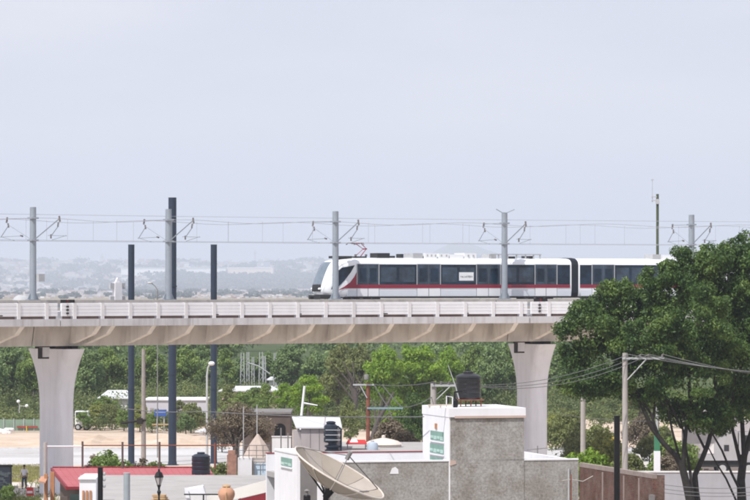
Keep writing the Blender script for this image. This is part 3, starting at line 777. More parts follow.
# rooftop tank on a rusty stand
u, v = bu(468.3, 2.2), 2.2
tc_ = bl(u, v, 0); ztk = Z(399.0, tc_.y)
t = thing('tank_stand', 'rusty iron stand holding a black water tank on the tower', 'stand', bl(u, v, zt1))
for du in (-.5, 0, .5):
    for dv in (-.45, .45):
        MB().tube([bl(u + du, v + dv, zt1 + .005), bl(u + du, v + dv, ztk - .06)], .035, 6).build('leg', mRUST, t)
MB().box(u - .62, u + .62, v - .58, v + .58, ztk - .06, ztk - .005, bl).build('platform', mRUST, t)
round_tank(bl(u, v, ztk), .60, Z(371.5, tc_.y) - ztk, mBLKPL, 'water_tank', 'black ribbed plastic water tank on rusty stand atop the tower', seg=32)
u2 = bu(454.8, 1.0)
t = thing('pressure_pump', 'small black pump beside the rusty tank stand on the tower', 'pump', bl(u2, 1.0, zt1))
MB().lathe(bl(u2, 1.0, zt1), [(.12, 0), (.16, .1), (.16, .32), (.08, .4)], 12).build('motor', mBLACK, t)
MB().tube([bl(u2, 1.0, zt1 + .4), bl(u2, 1.0, zt1 + .72), bl(u2 + .4, 1.2, zt1 + .75)], .05, 6).build('pipe', mBLACK, t)
t = thing('roof_pipe_frame', 'white pipe frame standing on the left end of the tower roof', 'pipe frame', bl(.1, .4, zt1))
ua, ub = bu(446.5, .4), bu(452.5, .4)
MB().tube([bl(ua, .4, zt1), bl(ua, .4, Z(396.5, 175)), bl(ub, .4, Z(397.5, 175)), bl(ub, .4, zt1)], .03, 6).build('hoop', mWHITE, t)
MB().box(bu(428, .4), ub, .36, .44, zt1 + .10, zt1 + .17, bl).build('low_rail', mCREAM2, t)
for p in (429, 440): MB().box(bu(p, .4), bu(p, .4) + .06, .37, .43, zt1 + .002, zt1 + .098, bl).build('rail_foot', mCREAM2, t)
MB().tube([P(459, 399, 176.5), P(455.5, 386, 176.5), P(448, 365, 176.5)], [.03, .025, .015], 5).build('antenna_rod', mSILV, t)
tag(MB().tube([bl(bu(537.5, 7), 7, zroof), bl(bu(537.5, 7), 7, Z(447, 182))], .03, 6).tube([bl(bu(527, 7), 7, Z(451.2, 182)), bl(bu(548, 7), 7, Z(449.2, 182))], .02, 5).build('clothes_post', mGRAYW), 'thin grey clothes post on the flat roof before the right pier', 'clothes post')

# houses behind the block building
def house(name, lab, cat, px0, px1, D0, D1, ytop, m, roofm=None, rz=0, over=.15, th=.12, z0=0.0):
    z = Z(ytop, D0); x0, x1 = X(px0, D0), X(px1, D0); c = Vector(((x0 + x1) / 2, D0, z0))
    t = thing(name, lab, cat, c)
    MB().box(x0, x1, D0, D1, z0, z - th - .002).build('wall', m, t)
    MB().box(x0 - over, x1 + over, D0 - over, D1 + over, z - th, z).build('roof', roofm or mROOFF, t)
    return t
rearb = house('flat_roofed_house', 'flat roofed house hidden behind white parapet with tanks on its roof', 'house', 316, 424, 188, 200, 452.2, mPINK)
ZR2 = Z(452.2, 188)
# shed like upper room with white pitched roof
D = 190.0
x0, x1, xl = X(301, D), X(340, D), X(291, D)
t = thing('pitched_roof_house', 'narrow grey clad house with white sloping roof left of black tank', 'house', (x0, D, 0))
zt_, zf_ = Z(418, D + 4), Z(428.5, D)
MB().box(x0, x1, D, D + 4.0, 0, zf_ - .004).build('wall', mGREYW, t)
MB().prism([(x0, D, zf_), (x0, D + 4, zf_), (x0, D + 4, zt_ - .06)], (x1 - x0, 0, 0)).build('gable', mGREYW, t)
MB().prism([(xl, D + 4.0, 0), (x0 - .01, D + .3, 0), (x0 - .01, D + 4, 0)], (0, 0, Z(433, D))).build('side_wing', mGREYW, t)
MB().prism([(xl, D + 4.0, Z(433, D) + .003), (x0 - .012, D + .3, Z(433, D) + .003), (x0 - .012, D + 4, Z(433, D) + .003)], (0, 0, .01)).build('wing_cap', mGREYW, t)
rf = MB(); rf.prism([(x0 - .25, D - .15, zf_), (x1 + .1, D - .15, zf_), (x1 - .05, D + 4.1, zt_), (x0 - .55, D + 4.1, zt_)], (0, 0, .07)).build('roof', mROOFW, t)
for f in (.58,): MB().prism([(x0 + (x1 - x0) * f, D - .16, zf_ + .075), (x0 + (x1 - x0) * f + .06, D - .16, zf_ + .075), (x0 + (x1 - x0) * f + .06, D + 4, zt_ + .075), (x0 + (x1 - x0) * f, D + 4, zt_ + .075)], (0, 0, .02)).build('roof_seam', mGREYW, t)
for p in (310, 319, 328): MB().box(X(p, D), X(p, D) + .03, D - .015, D - .001, 0, zf_ - .02).build('cladding_seam', mGRAYW, t)
c = Vector((X(332.5, 189.4), 189.35, ZR2)); hh = Z(422.5, 189.4) - ZR2
t = thing('stacked_tank', 'tall dark navy tank with ribbed neck stacked beside grey clad house', 'water tank', c)
MB().lathe(c, [(.40, 0), (.40, .05), (.30, .1), (.32, .16), (.40, .2), (.40, .28), (.22, .32), (.22, .42)], 20).build('base', mBLUPL, t, smooth=30)
MB().lathe(c + Vector((-.08, 0, .421)), [(.30, 0), (.36, .04), (.36, .25), (.31, .28), (.31, .31), (.36, .34), (.36, .58), (.31, .61), (.31, .64), (.36, .67), (.34, .85), (.22, .95)], 20).build('tank_body', mBLUPL, t, smooth=30)
MB().lathe(c + Vector((-.08, 0, 1.372)), [(.22, 0), (.24, .03), (.24, .10), (.12, .14)], 16).build('lid', mBLUPL, t, smooth=30)
MB().tube([c + Vector((.43, -.1, 0)), c + Vector((.43, -.1, 1.1)), c + Vector((.26, -.1, 1.25))], .05, 8).build('pipe', mBLUPL, t)
for dz in (.55, .8, 1.05): MB().box(c.x - .35, c.x + .40, c.y - .37, c.y - .33, c.z + dz, c.z + dz + .035).build('hoop', mSILV, t)
# cistern, small tank, tarps
c = Vector((X(383.5, 194), 194, ZR2))
t = thing('cream_cistern', 'cream round cistern with shallow dome roof behind white parapet', 'cistern', c)
MB().lathe(c, [(.92, 0), (.92, Z(444.5, 194) - ZR2)], 28).build('cistern_wall', mCREAM2, t, smooth=40)
MB().lathe(c + Vector((0, 0, Z(444.5, 194) - ZR2 + .003)), [(1.0, 0), (.95, .06), (.75, .18), (.45, .26), (.12, .33)], 28).build('dome', mCREAM2, t, smooth=40)
MB().lathe(c + Vector((0, 0, Z(438.0, 194) - ZR2 - .01)), [(.10, 0), (.10, .12), (.04, .16)], 10).build('finial', mCREAM2, t)
c = Vector((X(372.5, 190.5), 190.5, ZR2))
t = thing('grey_tank', 'small bluish grey domed tank beside the red pole foot', 'water tank', c)
MB().lathe(c, [(.28, 0), (.30, .22), (.24, .36), (.1, .42)], 16).build('tank_body', mat('blue_grey_plastic', (.42, .48, .56), .5, .1), t, smooth=40)
MB().lathe(c + Vector((0, 0, .42)), [(.09, 0), (.09, .05)], 10).build('lid', mSILV, t)
c = Vector((X(357, 191), 191, ZR2))
t = thing('red_canopy', 'low red and white canopy behind white parapet near red pole', 'canopy', c)
MB().prism([(X(346, 191), 190.6, ZR2 + .28), (X(367, 191), 190.6, ZR2 + .28), (X(365, 191), 192, ZR2 + .42), (X(348, 191), 192, ZR2 + .42)], (0, 0, .04)).build('red_sheet', mat('red_canvas', (.5, .03, .03), .7, .15), t)
MB().prism([(X(350, 191), 190.9, ZR2 + .36), (X(358, 191), 190.9, ZR2 + .36), (X(356, 191), 191.6, ZR2 + .50), (X(352, 191), 191.6, ZR2 + .50)], (0, 0, .03)).build('white_sheet', mWHITE, t)
for p in (347.5, 365.5): MB().tube([(X(p, 191), 190.9, ZR2), (X(p, 191), 190.9, ZR2 + .3)], .03, 6).build('leg', mSILV, t)

# ------------------------------------------------------------------ utility poles and cables
def wire(name, lab, pts3, sag=.5, r=.018, m=mCABLE, n=20, group=None):
    mb = MB(); P_ = []
    for (a, b) in zip(pts3[:-1], pts3[1:]):
        for i in range(n):
            f = i / n; P_.append(Vector(a).lerp(Vector(b), f) - Vector((0, 0, 4 * sag * f * (1 - f))))
    P_.append(Vector(pts3[-1]))
    return tag(mb.tube(P_, r, 5).build(name, m), lab, 'cable', group)
D = 215
c = Vector((X(625, D), D, 0))
t = thing('utility_pole', 'tall concrete utility pole with crossarm in front of the big tree', 'utility pole', c, group='utility poles')
MB().tube([c, c + Vector((0, 0, Z(353, D)))], [.2, .15], 10).build('pole', mCONC, t, smooth=40)
ax0, ax1 = X(622, D), X(664, D); za = Z(358.3, D)
MB().box(ax0, ax1, D - .22, D - .16, za - .06, za + .06).build('crossarm', mSILV, t)
MB().tube([(X(627, D), D - .19, Z(380, D)), (X(646, D), D - .19, za - .06)], .04, 6).build('brace', mSILV, t)
INS_R = []
for p in (627, 640, 648, 662):
    MB().lathe((X(p, D), D - .19, za + .062), [(.05, 0), (.075, .05), (.05, .09), (.07, .13), (.03, .17)], 8).build('insulator', mINS, t)
    INS_R.append(Vector((X(p, D), D - .19, za + .24)))
D2 = 206
c = Vector((X(433.5, D2), D2, 0))
t = thing('utility_pole', 'pale concrete utility pole with crossarm left of the tower tank', 'utility pole', c, group='utility poles')
MB().tube([c, c + Vector((0, 0, Z(383.5, D2)))], [.2, .17], 10).build('pole', mCONC, t, smooth=40)
za2 = Z(385.5, D2)
MB().box(X(431, D2), X(460, D2), D2 - .25, D2 - .19, za2 - .06, za2 + .06).build('crossarm', mSILV, t)
MB().tube([(X(436, D2), D2 - .22, Z(400, D2)), (X(450, D2), D2 - .22, za2 - .06)], .035, 6).build('brace', mSILV, t)
INS_M = []
for p in (434, 441, 449, 458):
    MB().lathe((X(p, D2), D2 - .22, za2 + .062), [(.05, 0), (.075, .05), (.05, .09), (.07, .13), (.03, .17)], 8).build('insulator', mINS, t)
    INS_M.append(Vector((X(p, D2), D2 - .22, za2 + .2)))
for i in range(3):
    wire('power_cable', ['upper cable strung from the tall pole to the pole behind tank', 'middle cable strung from the tall pole to the pole behind tank', 'lowest cable strung from the tall pole to the pole behind tank'][i],
         [INS_R[i] - Vector((0, 0, .05)), INS_M[i]], sag=.75 + .12 * i, r=.018, group='cables left of the tall utility pole')
for i in range(4):
    wire('power_cable', ['uppermost cable running right from the tall pole across the tree', 'second cable running right from the tall pole across the tree', 'third cable running right from the tall pole across the tree', 'lowest cable running right from the tall pole across the tree'][i],
         [INS_R[i], Vector((X(860, D), D - 2, Z(375 + 3.0 * i, D)))], sag=.35, r=.018, group='cables right of the tall utility pole')
# red pole with crossarms
D3 = 198
c = Vector((X(368, D3), D3, 0))
t = thing('utility_pole', 'rusty red utility pole with two crossarms and grey transformer', 'utility pole', c, group='utility poles')
MB().tube([c, c + Vector((0, 0, Z(383, D3)))], [.13, .10], 10).build('pole', mRUST, t, smooth=40)
MB().box(X(353, D3), X(374, D3), D3 - .17, D3 - .11, Z(385.5, D3), Z(384, D3)).build('crossarm', mSILV, t)
mTEAL = mat('teal_crossarm_paint', (.20, .32, .36), .6, .1)
MB().box(X(367, D3), X(403, D3), D3 - .17, D3 - .11, Z(409, D3), Z(407.3, D3)).build('crossarm', mTEAL, t, label='long pale teal lower crossarm')
MB().lathe((X(366.5, D3), D3 - .35, Z(379, D3) - .05), [(.10, 0), (.13, .03), (.13, .24), (.08, .3)], 12).build('transformer', mGRAYW, t, smooth=40)
MB().tube([(X(360.5, D3), D3 - .14, Z(386, D3)), (X(367, D3), D3 - .14, Z(398, D3))], .03, 6).build('brace', mSILV, t)
w_pts = [((374, 384.5), (388, 407)), ((382, 384.5), (402, 407.5)), ((388, 407.5), (393, 419))]
for k, (p, q) in enumerate(w_pts):
    wire('service_cable', ['pale cable slanting from red pole top to the teal crossarm middle', 'pale cable slanting from red pole top to the teal crossarm end', 'short pale cable hanging below the teal crossarm'][k], [P(p[0], p[1], D3 - .15), P(q[0], q[1], D3 - .15)], .05, .028, group='cables of the red pole')
wire('service_cable', 'level cable from the red pole top toward the tower pole', [P(368, 384, D3 - .1), INS_M[0]], .15, .022)
wire('service_cable', 'cable sagging from teal crossarm up to the tower pole', [P(403, 407.5, D3 - .1), P(432, 397, D2), INS_M[2]], .12, .025)
wire('service_cable', 'long thin cable crossing from dark columns to the white tower', [P(120, 408, 214), P(205, 411.5, 207), P(424, 416.8, 178)], .12, .022)
wire('service_cable', 'thin cable crossing behind the right utility pole and black post', [P(560, 414, 262), P(690, 419, 262)], .3, .016)
D = 252
c = Vector((X(583, D), D, 0))
t = thing('utility_pole', 'short plain concrete pole behind the brick wall right of pier', 'utility pole', c, group='utility poles')
MB().tube([c, c + Vector((0, 0, Z(398, D)))], [.2, .16], 10).build('pole', mCONC, t, smooth=40)
MB().lathe(c + Vector((0, 0, Z(398, D))), [(.17, 0), (.17, .05)], 10).build('cap', mSILV, t)
D = 300
c = Vector((X(143.5, D), D, 0))
t = thing('utility_pole', 'slim pale wooden pole between the two left dark columns', 'utility pole', c, group='utility poles')
MB().tube([c, c + Vector((0, 0, Z(349, D)))], [.22, .15], 10).build('pole', mat('weathered_timber', (.30, .27, .255), .9, .2, 3), t, smooth=40)
MB().tube([(X(121, D), D - .3, Z(423, D)), (X(146, D), D - .3, Z(420, D))], .10, 6).build('crossarm', mBARK, t)
MB().box(X(137, D), X(143, D), D - .5, D - .25, Z(424, D), Z(418, D)).build('cable_box', mBARK, t)
tag(MB().tube([P(617, 500, 180) * 1.0 - Vector((0, 0, 4.9)), P(617, 417, 180)], .145, 12).lathe(P(617, 417, 180), [(.16, 0), (.16, .06)], 12).build('black_post', mBLACK), 'thick plain black post in front of the red brick wall', 'post')
D = 262
c = Vector((X(657, D), D, 0))
t = thing('painted_post', 'square post, white below and green above, behind the long white wall', 'post', c)
MB().box(c.x - .22, c.x + .22, D - .2, D + .2, 0, Z(451, D)).build('white_base', mWHITE, t)
MB().box(c.x - .19, c.x + .19, D - .18, D + .18, Z(451, D) + .002, Z(432, D)).build('green_top', mGREENB, t)
MB().box(c.x - .08, c.x + .08, D - .08, D + .08, Z(432, D) + .002, Z(392, D)).build('stem', mSILV, t)
# radio mast beyond the train
D = 325
c = Vector((X(657.5, D), D, 0))
t = thing('radio_mast', 'olive green radio mast with thin whip antenna behind the train', 'radio mast', c)
MB().tube([c, c + Vector((0, 0, Z(194, D)))], [.15, .12], 10).build('pole', mGREENP, t, smooth=40)
MB().box(X(651.5, D), X(658, D), D - .1, D + .1, Z(201, D), Z(200, D)).build('bracket', mSILV, t)
MB().box(X(651.5, D), X(658, D), D - .1, D + .1, Z(197.3, D), Z(196.5, D)).build('bracket', mSILV, t)
MB().tube([P(652.3, 202, D), P(652.3, 178.5, D)], [.04, .02], 6).build('whip_antenna', mSILV, t)
MB().box(X(650.8, D), X(653.8, D), D - .1, D + .1, Z(180.2, D), Z(179.6, D)).build('antenna_tip', mSILV, t)
MB().box(X(656, D), X(659.2, D), D - .25, D + .25, Z(204, D), Z(199, D)).build('junction_box', mSILV, t)

# street lamps
D = 322
def globe_lamp(px, D, yb, yh, lab, side=1):
    c = Vector((X(px, D), D, 0)); t = thing('street_lamp', lab, 'street lamp', c, group='street lamps')
    MB().tube([c, P(px, yh + 12, D), P(px + 1.0 * side, yh + 4, D), P(px + 3.2 * side, yh, D)], [.11, .085, .07, .06], 8).build('pole', mSILV, t, smooth=40)
    MB().ball(P(px + 4.5 * side, yh, D), (.27, .25, .18), 14, 8).build('lamp_head', mLAMPG, t, smooth=True)
globe_lamp(207, 312, 462, 363.5, 'curved white street lamp in front of the right dark column')
D = 410
c = Vector((X(19.5, D), D, 0))
t = thing('street_lamp', 'thin grey twin globe street lamp at the left before trees', 'street lamp', c, group='street lamps')
MB().tube([c, P(19.5, 406, D)], [.09, .06], 8).build('pole', mSILV, t)
MB().tube([P(18.3, 402, D), P(19.5, 406, D), P(26.5, 406.5, D)], .05, 6).build('arm', mSILV, t)
for p, q in ((18.4, 401.5), (26.8, 406)): MB().ball(P(p, q, D), .19, 12, 8).build('globe', mLAMPG, t, smooth=True)
D = 330
c = Vector((X(157.5, D), D, 0))
t = thing('street_lamp', 'faint dark street lamp head just showing above viaduct plinth', 'street lamp', c, group='street lamps')
MB().tube([c, P(157.5, 290, D), P(155, 286, D), P(151.5, 283.2, D)], [.05, .045, .04, .04], 8).build('pole', mGRAYW, t)
MB().ball(P(150, 283, D), (.24, .2, .12), 10, 6).build('lamp_head', mSILV, t)

# ------------------------------------------------------------------ left foreground
# red roofed house
Db, Df = 232.0, 213.0
t = thing('red_roofed_house', 'low house with faded red roof and ochre entrance pillars at left', 'house', (X(60, 222), 222, 0))
roofp = [P(68, 489, Df), P(222, 475.5, Df), P(209, 466.6, Db), P(52.5, 470, Db)]
zf = P(68, 489, Df).z
roofp[1].z = zf + .02; roofp[2].z = roofp[3].z
MB().prism(roofp, (0, 0, .12)).build('roof', mREDR, t)
MB().prism([roofp[0] + Vector((-.05, -.08, -.03)), roofp[1] + Vector((0, -.08, -.03)), roofp[1] + Vector((0, -.01, -.03)), roofp[0] + Vector((-.05, -.01, -.03))], (0, 0, .16)).build('fascia', mREDD, t)
MB().prism([roofp[0] + Vector((-.12, 0, -.06)), roofp[0] + Vector((-.004, 0, -.06)), roofp[3] + Vector((-.004, 0, -.06)), roofp[3] + Vector((-.12, 0, -.06))], (0, 0, .2)).build('fascia', mREDD, t)
MB().prism([roofp[3] + Vector((0, .01, -.02)), roofp[2] + Vector((0, .01, -.02)), roofp[2] + Vector((0, .12, -.02)), roofp[3] + Vector((0, .12, -.02))], (0, 0, .22)).build('ridge_cap', mREDD, t)
a_, b_, c_, d_ = [p.copy() for p in roofp]
for p in (a_, b_, c_, d_): p.z = 0
wl = [a_ + Vector((.6, .6, 0)), b_ + Vector((-.5, .6, 0)), c_ + Vector((-.5, -.4, 0)), d_ + Vector((.5, -.4, 0))]
MB().prism(wl, (0, 0, zf - .15)).build('wall', mBROWNW, t)
for k in range(1, 24):
    f = k / 24; p0 = roofp[0].lerp(roofp[1], f); p1 = roofp[3].lerp(roofp[2], f)
    MB().tube([p0 + Vector((0, 0, .125)), p1 + Vector((0, 0, .125))], .028, 4).build('roof_seam', mREDR, t)
for p0, p1, ya, D in ((44.5, 47.5, 474, 215), (50.5, 54.5, 472, 215)):
    MB().box(X(p0, D), X(p1, D), D - .2, D + .2, 0, Z(ya, D)).build('entrance_pillar', mOCHRE, t)
MB().box(X(60, 212), X(67, 212), 212.5, 212.7, 0, 3.2).build('side_door', mBROWNW, t)
MB().box(X(69, 212), X(80, 212), 212.8, 213.2, .1, 3.3).build('shop_shutter', mat('dark_green_shutter', (.035, .06, .055), .6, .2), t)
MB().prism([P(38.5, 482.5, 214), P(45.5, 483.5, 214), P(48.5, 477.5, 215.5), P(41, 477.8, 215.5)], (0, 0, .08)).build('entrance_hood', mTERRA, t)
# pipe frame on red roof
t = thing('roof_railing', 'brown pipe railing with tall posts along the red roof', 'railing', P(130, 468, 231))
for px, yt, m in ((45.3, 442.5, mCONC), (82.5, 441.5, mBROWNW), (122.5, 442, mBROWNW), (159.5, 442, mBROWNW), (215, 443, mRUST)):
    MB().tube([Vector((X(px, 231.6), 231.6, 3.85 if px > 50 else 0)), P(px, yt, 231.6)], .065 if px > 50 else .12, 8).build('post', m, t)
MB().tube([P(47, 446.5, 231.6), P(82, 446.5, 231.6)], .05, 6).build('rail', mWHITE, t, label='white stretch of top rail')
MB().tube([P(83, 445.5, 231.6), P(236, 445.5, 231.6)], .04, 6).build('rail', mRUST, t)
D = 225
round_tank(Vector((X(201, D), D, roofp[0].lerp(roofp[3], .6).z + .13)), .56, 1.72 * .78, mBLUPL, 'water_tank', 'black round water tank standing on the red roof', seg=28)
# flat roof building with things on it
t = thing('flat_roofed_house', 'wide flat roofed building with pale grey roof below red roof', 'house', (X(180, 195), 195, 0))
zfr = 4.5
MB().prism([(X(80, 178), 178, zfr - .25), (X(273, 178), 178, zfr - .25), (X(273, 178), 211, zfr - .25), (X(80, 211), 211, zfr - .25)], (0, 0, .25)).build('roof', mROOFF, t)
MB().box(X(83, 178) + .1, X(273, 178) - .1, 178.2, 210.8, 0, zfr - .252).build('wall', mWHITE2, t)
MB().box(X(81, 183), X(97.5, 183), 182, 186, 0, Z(478.5, 183)).build('parapet_block', mWHITE, t)
MB().box(X(80, 183), X(98, 183), 181.9, 186.1, Z(478.5, 183) + .002, Z(476.8, 183)).build('parapet_coping', mWHITE, t)
for k, p in enumerate((84, 87.5, 91)): MB().box(X(p, 183), X(p, 183) + .1, 181.93, 181.99, 0, Z(489.5, 183)).build('wall_slat', mOCHRE, t)
D = 180.5
c = Vector((X(100.3, D), D, zfr))
t = thing('black_post', 'thick black post with side brackets at left on flat roof', 'post', c)
MB().tube([c, P(100.3, 467.3, D)], .13, 14).build('shaft', mBLACK, t, smooth=40)
for q in (474, 479.5, 486): MB().ball(P(104.3, q, D), (.07, .07, .1), 8, 6).tube([P(101, q, D), P(104.3, q, D)], .03, 5).build('side_bracket', mSILV, t)
c = Vector((X(126.8, D), D, zfr))
t = thing('grey_post', 'stout blue grey pipe post standing on the flat roof', 'post', c)
MB().tube([c, P(126.8, 473.5, D)], .16, 14).build('shaft', mat('blue_grey_pipe', (.30, .34, .36), .6, .1), t, smooth=40)
MB().lathe(P(126.8, 473.5, D), [(.17, 0), (.17, .03)], 14).build('cap', mSILV, t)
D = 180
c = Vector((X(159, D), D, zfr)); lz = lambda y: Z(y, D) - zfr
t = thing('lantern_lamp', 'old style black lantern lamp with glass body before the flat roof', 'lantern', c)
MB().lathe(c, [(.07, 0), (.05, .1), (.045, lz(496) if lz(496) > .12 else .13), (.10, lz(492)), (.05, lz(490)), (.06, lz(487.5)), (.11, lz(485))], 10).build('pole', mBLACK, t)
MB().lathe(c, [(.09, lz(484.8)), (.19, lz(477.6))], 8).build('glass_body', mat('lantern_glass', (.42, .38, .38), .25, .1, spec=.6), t)
MB().lathe(c, [(.21, lz(477.5)), (.22, lz(476.4)), (.15, lz(472.8)), (.06, lz(471.5)), (.04, lz(469))], 8).build('cap', mBLACK, t)
for k in range(4):
    an = k * PI / 2 + .4
    MB().tube([c + Vector((.09 * math.cos(an), .09 * math.sin(an), lz(484.8))), c + Vector((.2 * math.cos(an), .2 * math.sin(an), lz(477.5)))], .014, 4).build('frame_bar', mBLACK, t)
D = 181
t = thing('timber_boards', 'stack of raw timber boards lying on the flat roof by lantern', 'boards', (X(161, D), D, zfr))
for k, (p0, p1, yy) in enumerate(((151, 169, 499.5), (153.5, 167.5, 497), (152.5, 166, 494.6))):
    z = Z(yy + 2.2, D)
    MB().box(X(p0, D), X(p1, D), D - .35, D + .35, zfr if k == 0 else z, z + .10).build('board', mWOOD, t)
D = 183
t = thing('white_crate', 'white open topped box with dark rail on flat roof', 'crate', (X(195, D), D, zfr))
MB().prism([P(185.5, 489.5, D), P(203, 486.3, D), P(205.5, 494, D), P(188, 494.5, D)], (0, .5, .04)).build('lid_sheet', mWHITE, t)
MB().box(X(186.5, D), X(206, D), D - .05, D + .5, zfr, Z(495, D)).build('box_body', mWHITE2, t)
MB().tube([P(184, 494.5, D - .3), P(222, 494.5, D - .3)], .04, 6).build('rail', mBLACK, t)
MB().tube([P(203.5, 494.5, D - .3), Vector((X(203.5, D - .3), D - .3, zfr))], .04, 6).build('rail_leg', mBLACK, t)
MB().prism([P(184.5, 488, D - .1), P(187.5, 488, D - .1), P(190, 499, D - .1), P(186, 499, D - .1)], (0, -.06, 0)).build('side_flap', mWHITE, t)
D = 184
t = thing('fallen_awning', 'long slanting cream awning with dark red underside and red disc', 'awning', (X(240, D), D, zfr))
up = [P(203, 497.5, D), P(276, 477.5, D), P(276, 490, D), P(236, 499.2, D), P(206, 503, D)]
MB().prism(up, (0, .08, 0)).build('cream_sheet', mat('cream_canvas', (.76, .73, .68), .8, .05), t)
MB().prism([P(238, 499.4, D + .02), P(276, 490.3, D + .02), P(276, 500, D + .02), P(238, 503.4, D + .02)], (0, .06, 0)).build('red_valance', mREDD, t)
MB().prism([P(271.5 + 3.2 * math.cos(k * PI / 10), 483.5 + 6.0 * math.sin(k * PI / 10), D - .002) for k in range(20)], (0, -.02, 0)).build('red_disc', mat('red_disc_paint', (.50, .015, .05), .6, .1), t)
for q in (206, 240, 274): MB().tube([Vector((X(q, D + .2), D + .2, zfr)), P(q, 497.5 - (q - 203) * .27, D + .2)], .035, 6).build('support_pole', mSILV, t)
D = 181.5
c = Vector((X(226.5, D), D, zfr)); R_ = .40; s_ = (Z(484.5, D) - zfr)
t = thing('clay_jar', 'round terracotta clay jar with small handled lid on flat roof', 'jar', c)
MB().lathe(c, [(.18, 0), (.30, s_ * .25), (.39, s_ * .45), (.41, s_ * .55), (.38, s_ * .7), (.25, s_ * .84), (.15, s_ * .88)], 24).build('jar_body', mTERRA, t, smooth=40)
MB().lathe(c, [(.17, s_ * .885), (.22, s_ * .90), (.20, s_ * .95), (.05, s_ * 1.0)], 20).build('lid', mWOOD, t, smooth=40)
MB().tube([c + Vector((.0, -.40, s_ * .3)), c + Vector((0, -.43, s_ * .6)), c + Vector((.02, -.18, s_ * .9))], .03, 6).build('strap', mWOOD, t)
# pavilion with pyramid roof
D = 214
c = Vector((X(257, D), D + 1.4, 0))
t = thing('round_kiosk', 'small cream kiosk with pyramid roof and blue white doors', 'kiosk', c)
zk = Z(457.5, D); ap = Z(434, D + 1.4)
def octo(r, z, n=8, off=PI / 8): return [(c.x + r * math.cos(off + 2 * PI * k / n), c.y + r * math.sin(off + 2 * PI * k / n), z) for k in range(n)]
MB().loft([octo(.98, 0), octo(.98, zk - .06)]).build('wall', mWHITE2, t)
MB().loft([octo(1.08, zk - .055), octo(1.08, zk)]).build('cornice', mCREAM2, t)
MB().loft([octo(.90, zk + .002), octo(.5, zk + (ap - zk) * .55), octo(.04, ap)]).build('pyramid_roof', mat('pink_cream_roof', (.44, .36, .31), .8, .12, 2, dirt=.3, dcol=(.4, .3, .25)), t)
MB().box(X(238, D), X(252, D), D - .3, D + 1, 0, Z(457.8, D)).build('side_wall', mWHITE2, t)
MB().box(X(252.5, D), X(275, D), D + .2, D + 1, 0, Z(461.5, D)).build('porch', mCREAM2, t)
mBLUD = mat('pale_blue_door', (.45, .55, .64), .6, .12)
for p0, p1 in ((254.5, 260), (261, 266.5), (267.5, 273)):
    MB().box(X(p0, D), X(p1, D), D + .13, D + .195, 0, Z(463.5, D)).build('door', mBLUD, t)
cage = thing('roof_cage', 'thin grey bar cage standing round the kiosk pyramid roof', 'cage', (c.x, c.y, zk))
zc_ = Z(445.5, D)
for p in (239, 243, 249, 256.5, 263, 269): MB().tube([P(p, 458, D - .35), P(p, 440 if p < 245 else 446, D - .35)], .022, 5).build('bar', mGRAYW, cage)
for y in (445.5, 450.5, 455.5): MB().tube([P(238, y, D - .35), P(270, y, D - .35)], .02, 5).build('rail', mGRAYW, cage)
for p, yt in ((243.5, 407), (257, 405)):
    tag(bar(Vector((X(p, D + 3), D + 3, 0)), P(p, yt, D + 3), .03).build('antenna_pole', mSILV), 'thin antenna pole ' + ('left of the kiosk roof apex' if p < 250 else 'rising behind the kiosk roof apex'), 'antenna pole', 'thin poles behind the kiosk')
D = 218
tag(MB().box(X(227, D), X(236.5, D), D, D + .6, 0, Z(455, D)).box(X(228, D), X(235, D), D + .02, D + .5, Z(455, D) + .001, Z(450.5, D)).build('brick_pillar', mat('worn_brick', (.33, .19, .14), .9, .3, 4, dirt=.3, dcol=(.15, .1, .08))), 'worn brown brick pillar left of the cream kiosk', 'pillar')

# brown arched house behind kiosk
D = 262
t = thing('arched_house', 'dim brown house with a dark arched opening behind bare tree', 'house', (X(270, D), D, 0))
MB().box(X(243, D), X(290, D), D, D + 7, 0, Z(414, D)).build('wall', mBROWNW, t)
MB().box(X(242, D), X(291, D), D - .15, D + 7.1, Z(414, D) + .002, Z(412, D)).build('roof', mGRAYW, t)
arch = [P(274.5, 437, D - .03), P(285.5, 437, D - .03)] + [P(280 + 5.5 * math.cos(k * PI / 10), 428 - 4.5 * math.sin(k * PI / 10), D - .03) for k in range(11)]
MB().prism(arch, (0, .028, 0)).build('arch_opening', mBLACK, t)
tag(MB().box(X(272, 240), X(291, 240), 240, 240.3, 0, Z(437, 240)).box(X(271.5, 240), X(291.5, 240), 239.95, 240.35, Z(437, 240) + .001, Z(436.3, 240)).build('garden_wall', mWHITE2), 'pale garden wall below the dark arched opening', 'wall')
t = thing('pipe_post', 'white tilted pipe with a side arm behind the pitched roof', 'pipe', (X(299, 206), 206, 0))
MB().tube([(X(299.5, 206), 206, 0), P(301, 420, 206), P(304.5, 386, 206)], [.08, .075, .06], 8).build('pipe', mWHITE, t)
MB().tube([P(303, 403, 206), P(317.5, 405.5, 206)], [.05, .03], 8).build('side_arm', mWHITE, t)
for k, p in enumerate((281, 284.5, 288)):
    tag(bar(Vector((X(p, 181), 181, 0)), P(p, (428, 447, 433)[k], 181), (.035, .05, .035)[k]).build('iron_rod', mGRAYW if k != 1 else mWHITE2), ['tall grey iron rod, left one behind the white stair block', 'short pale rod between two grey rods behind stair block', 'tall grey iron rod, right one behind the white stair block'][k], 'rod', 'rods behind the stair block')

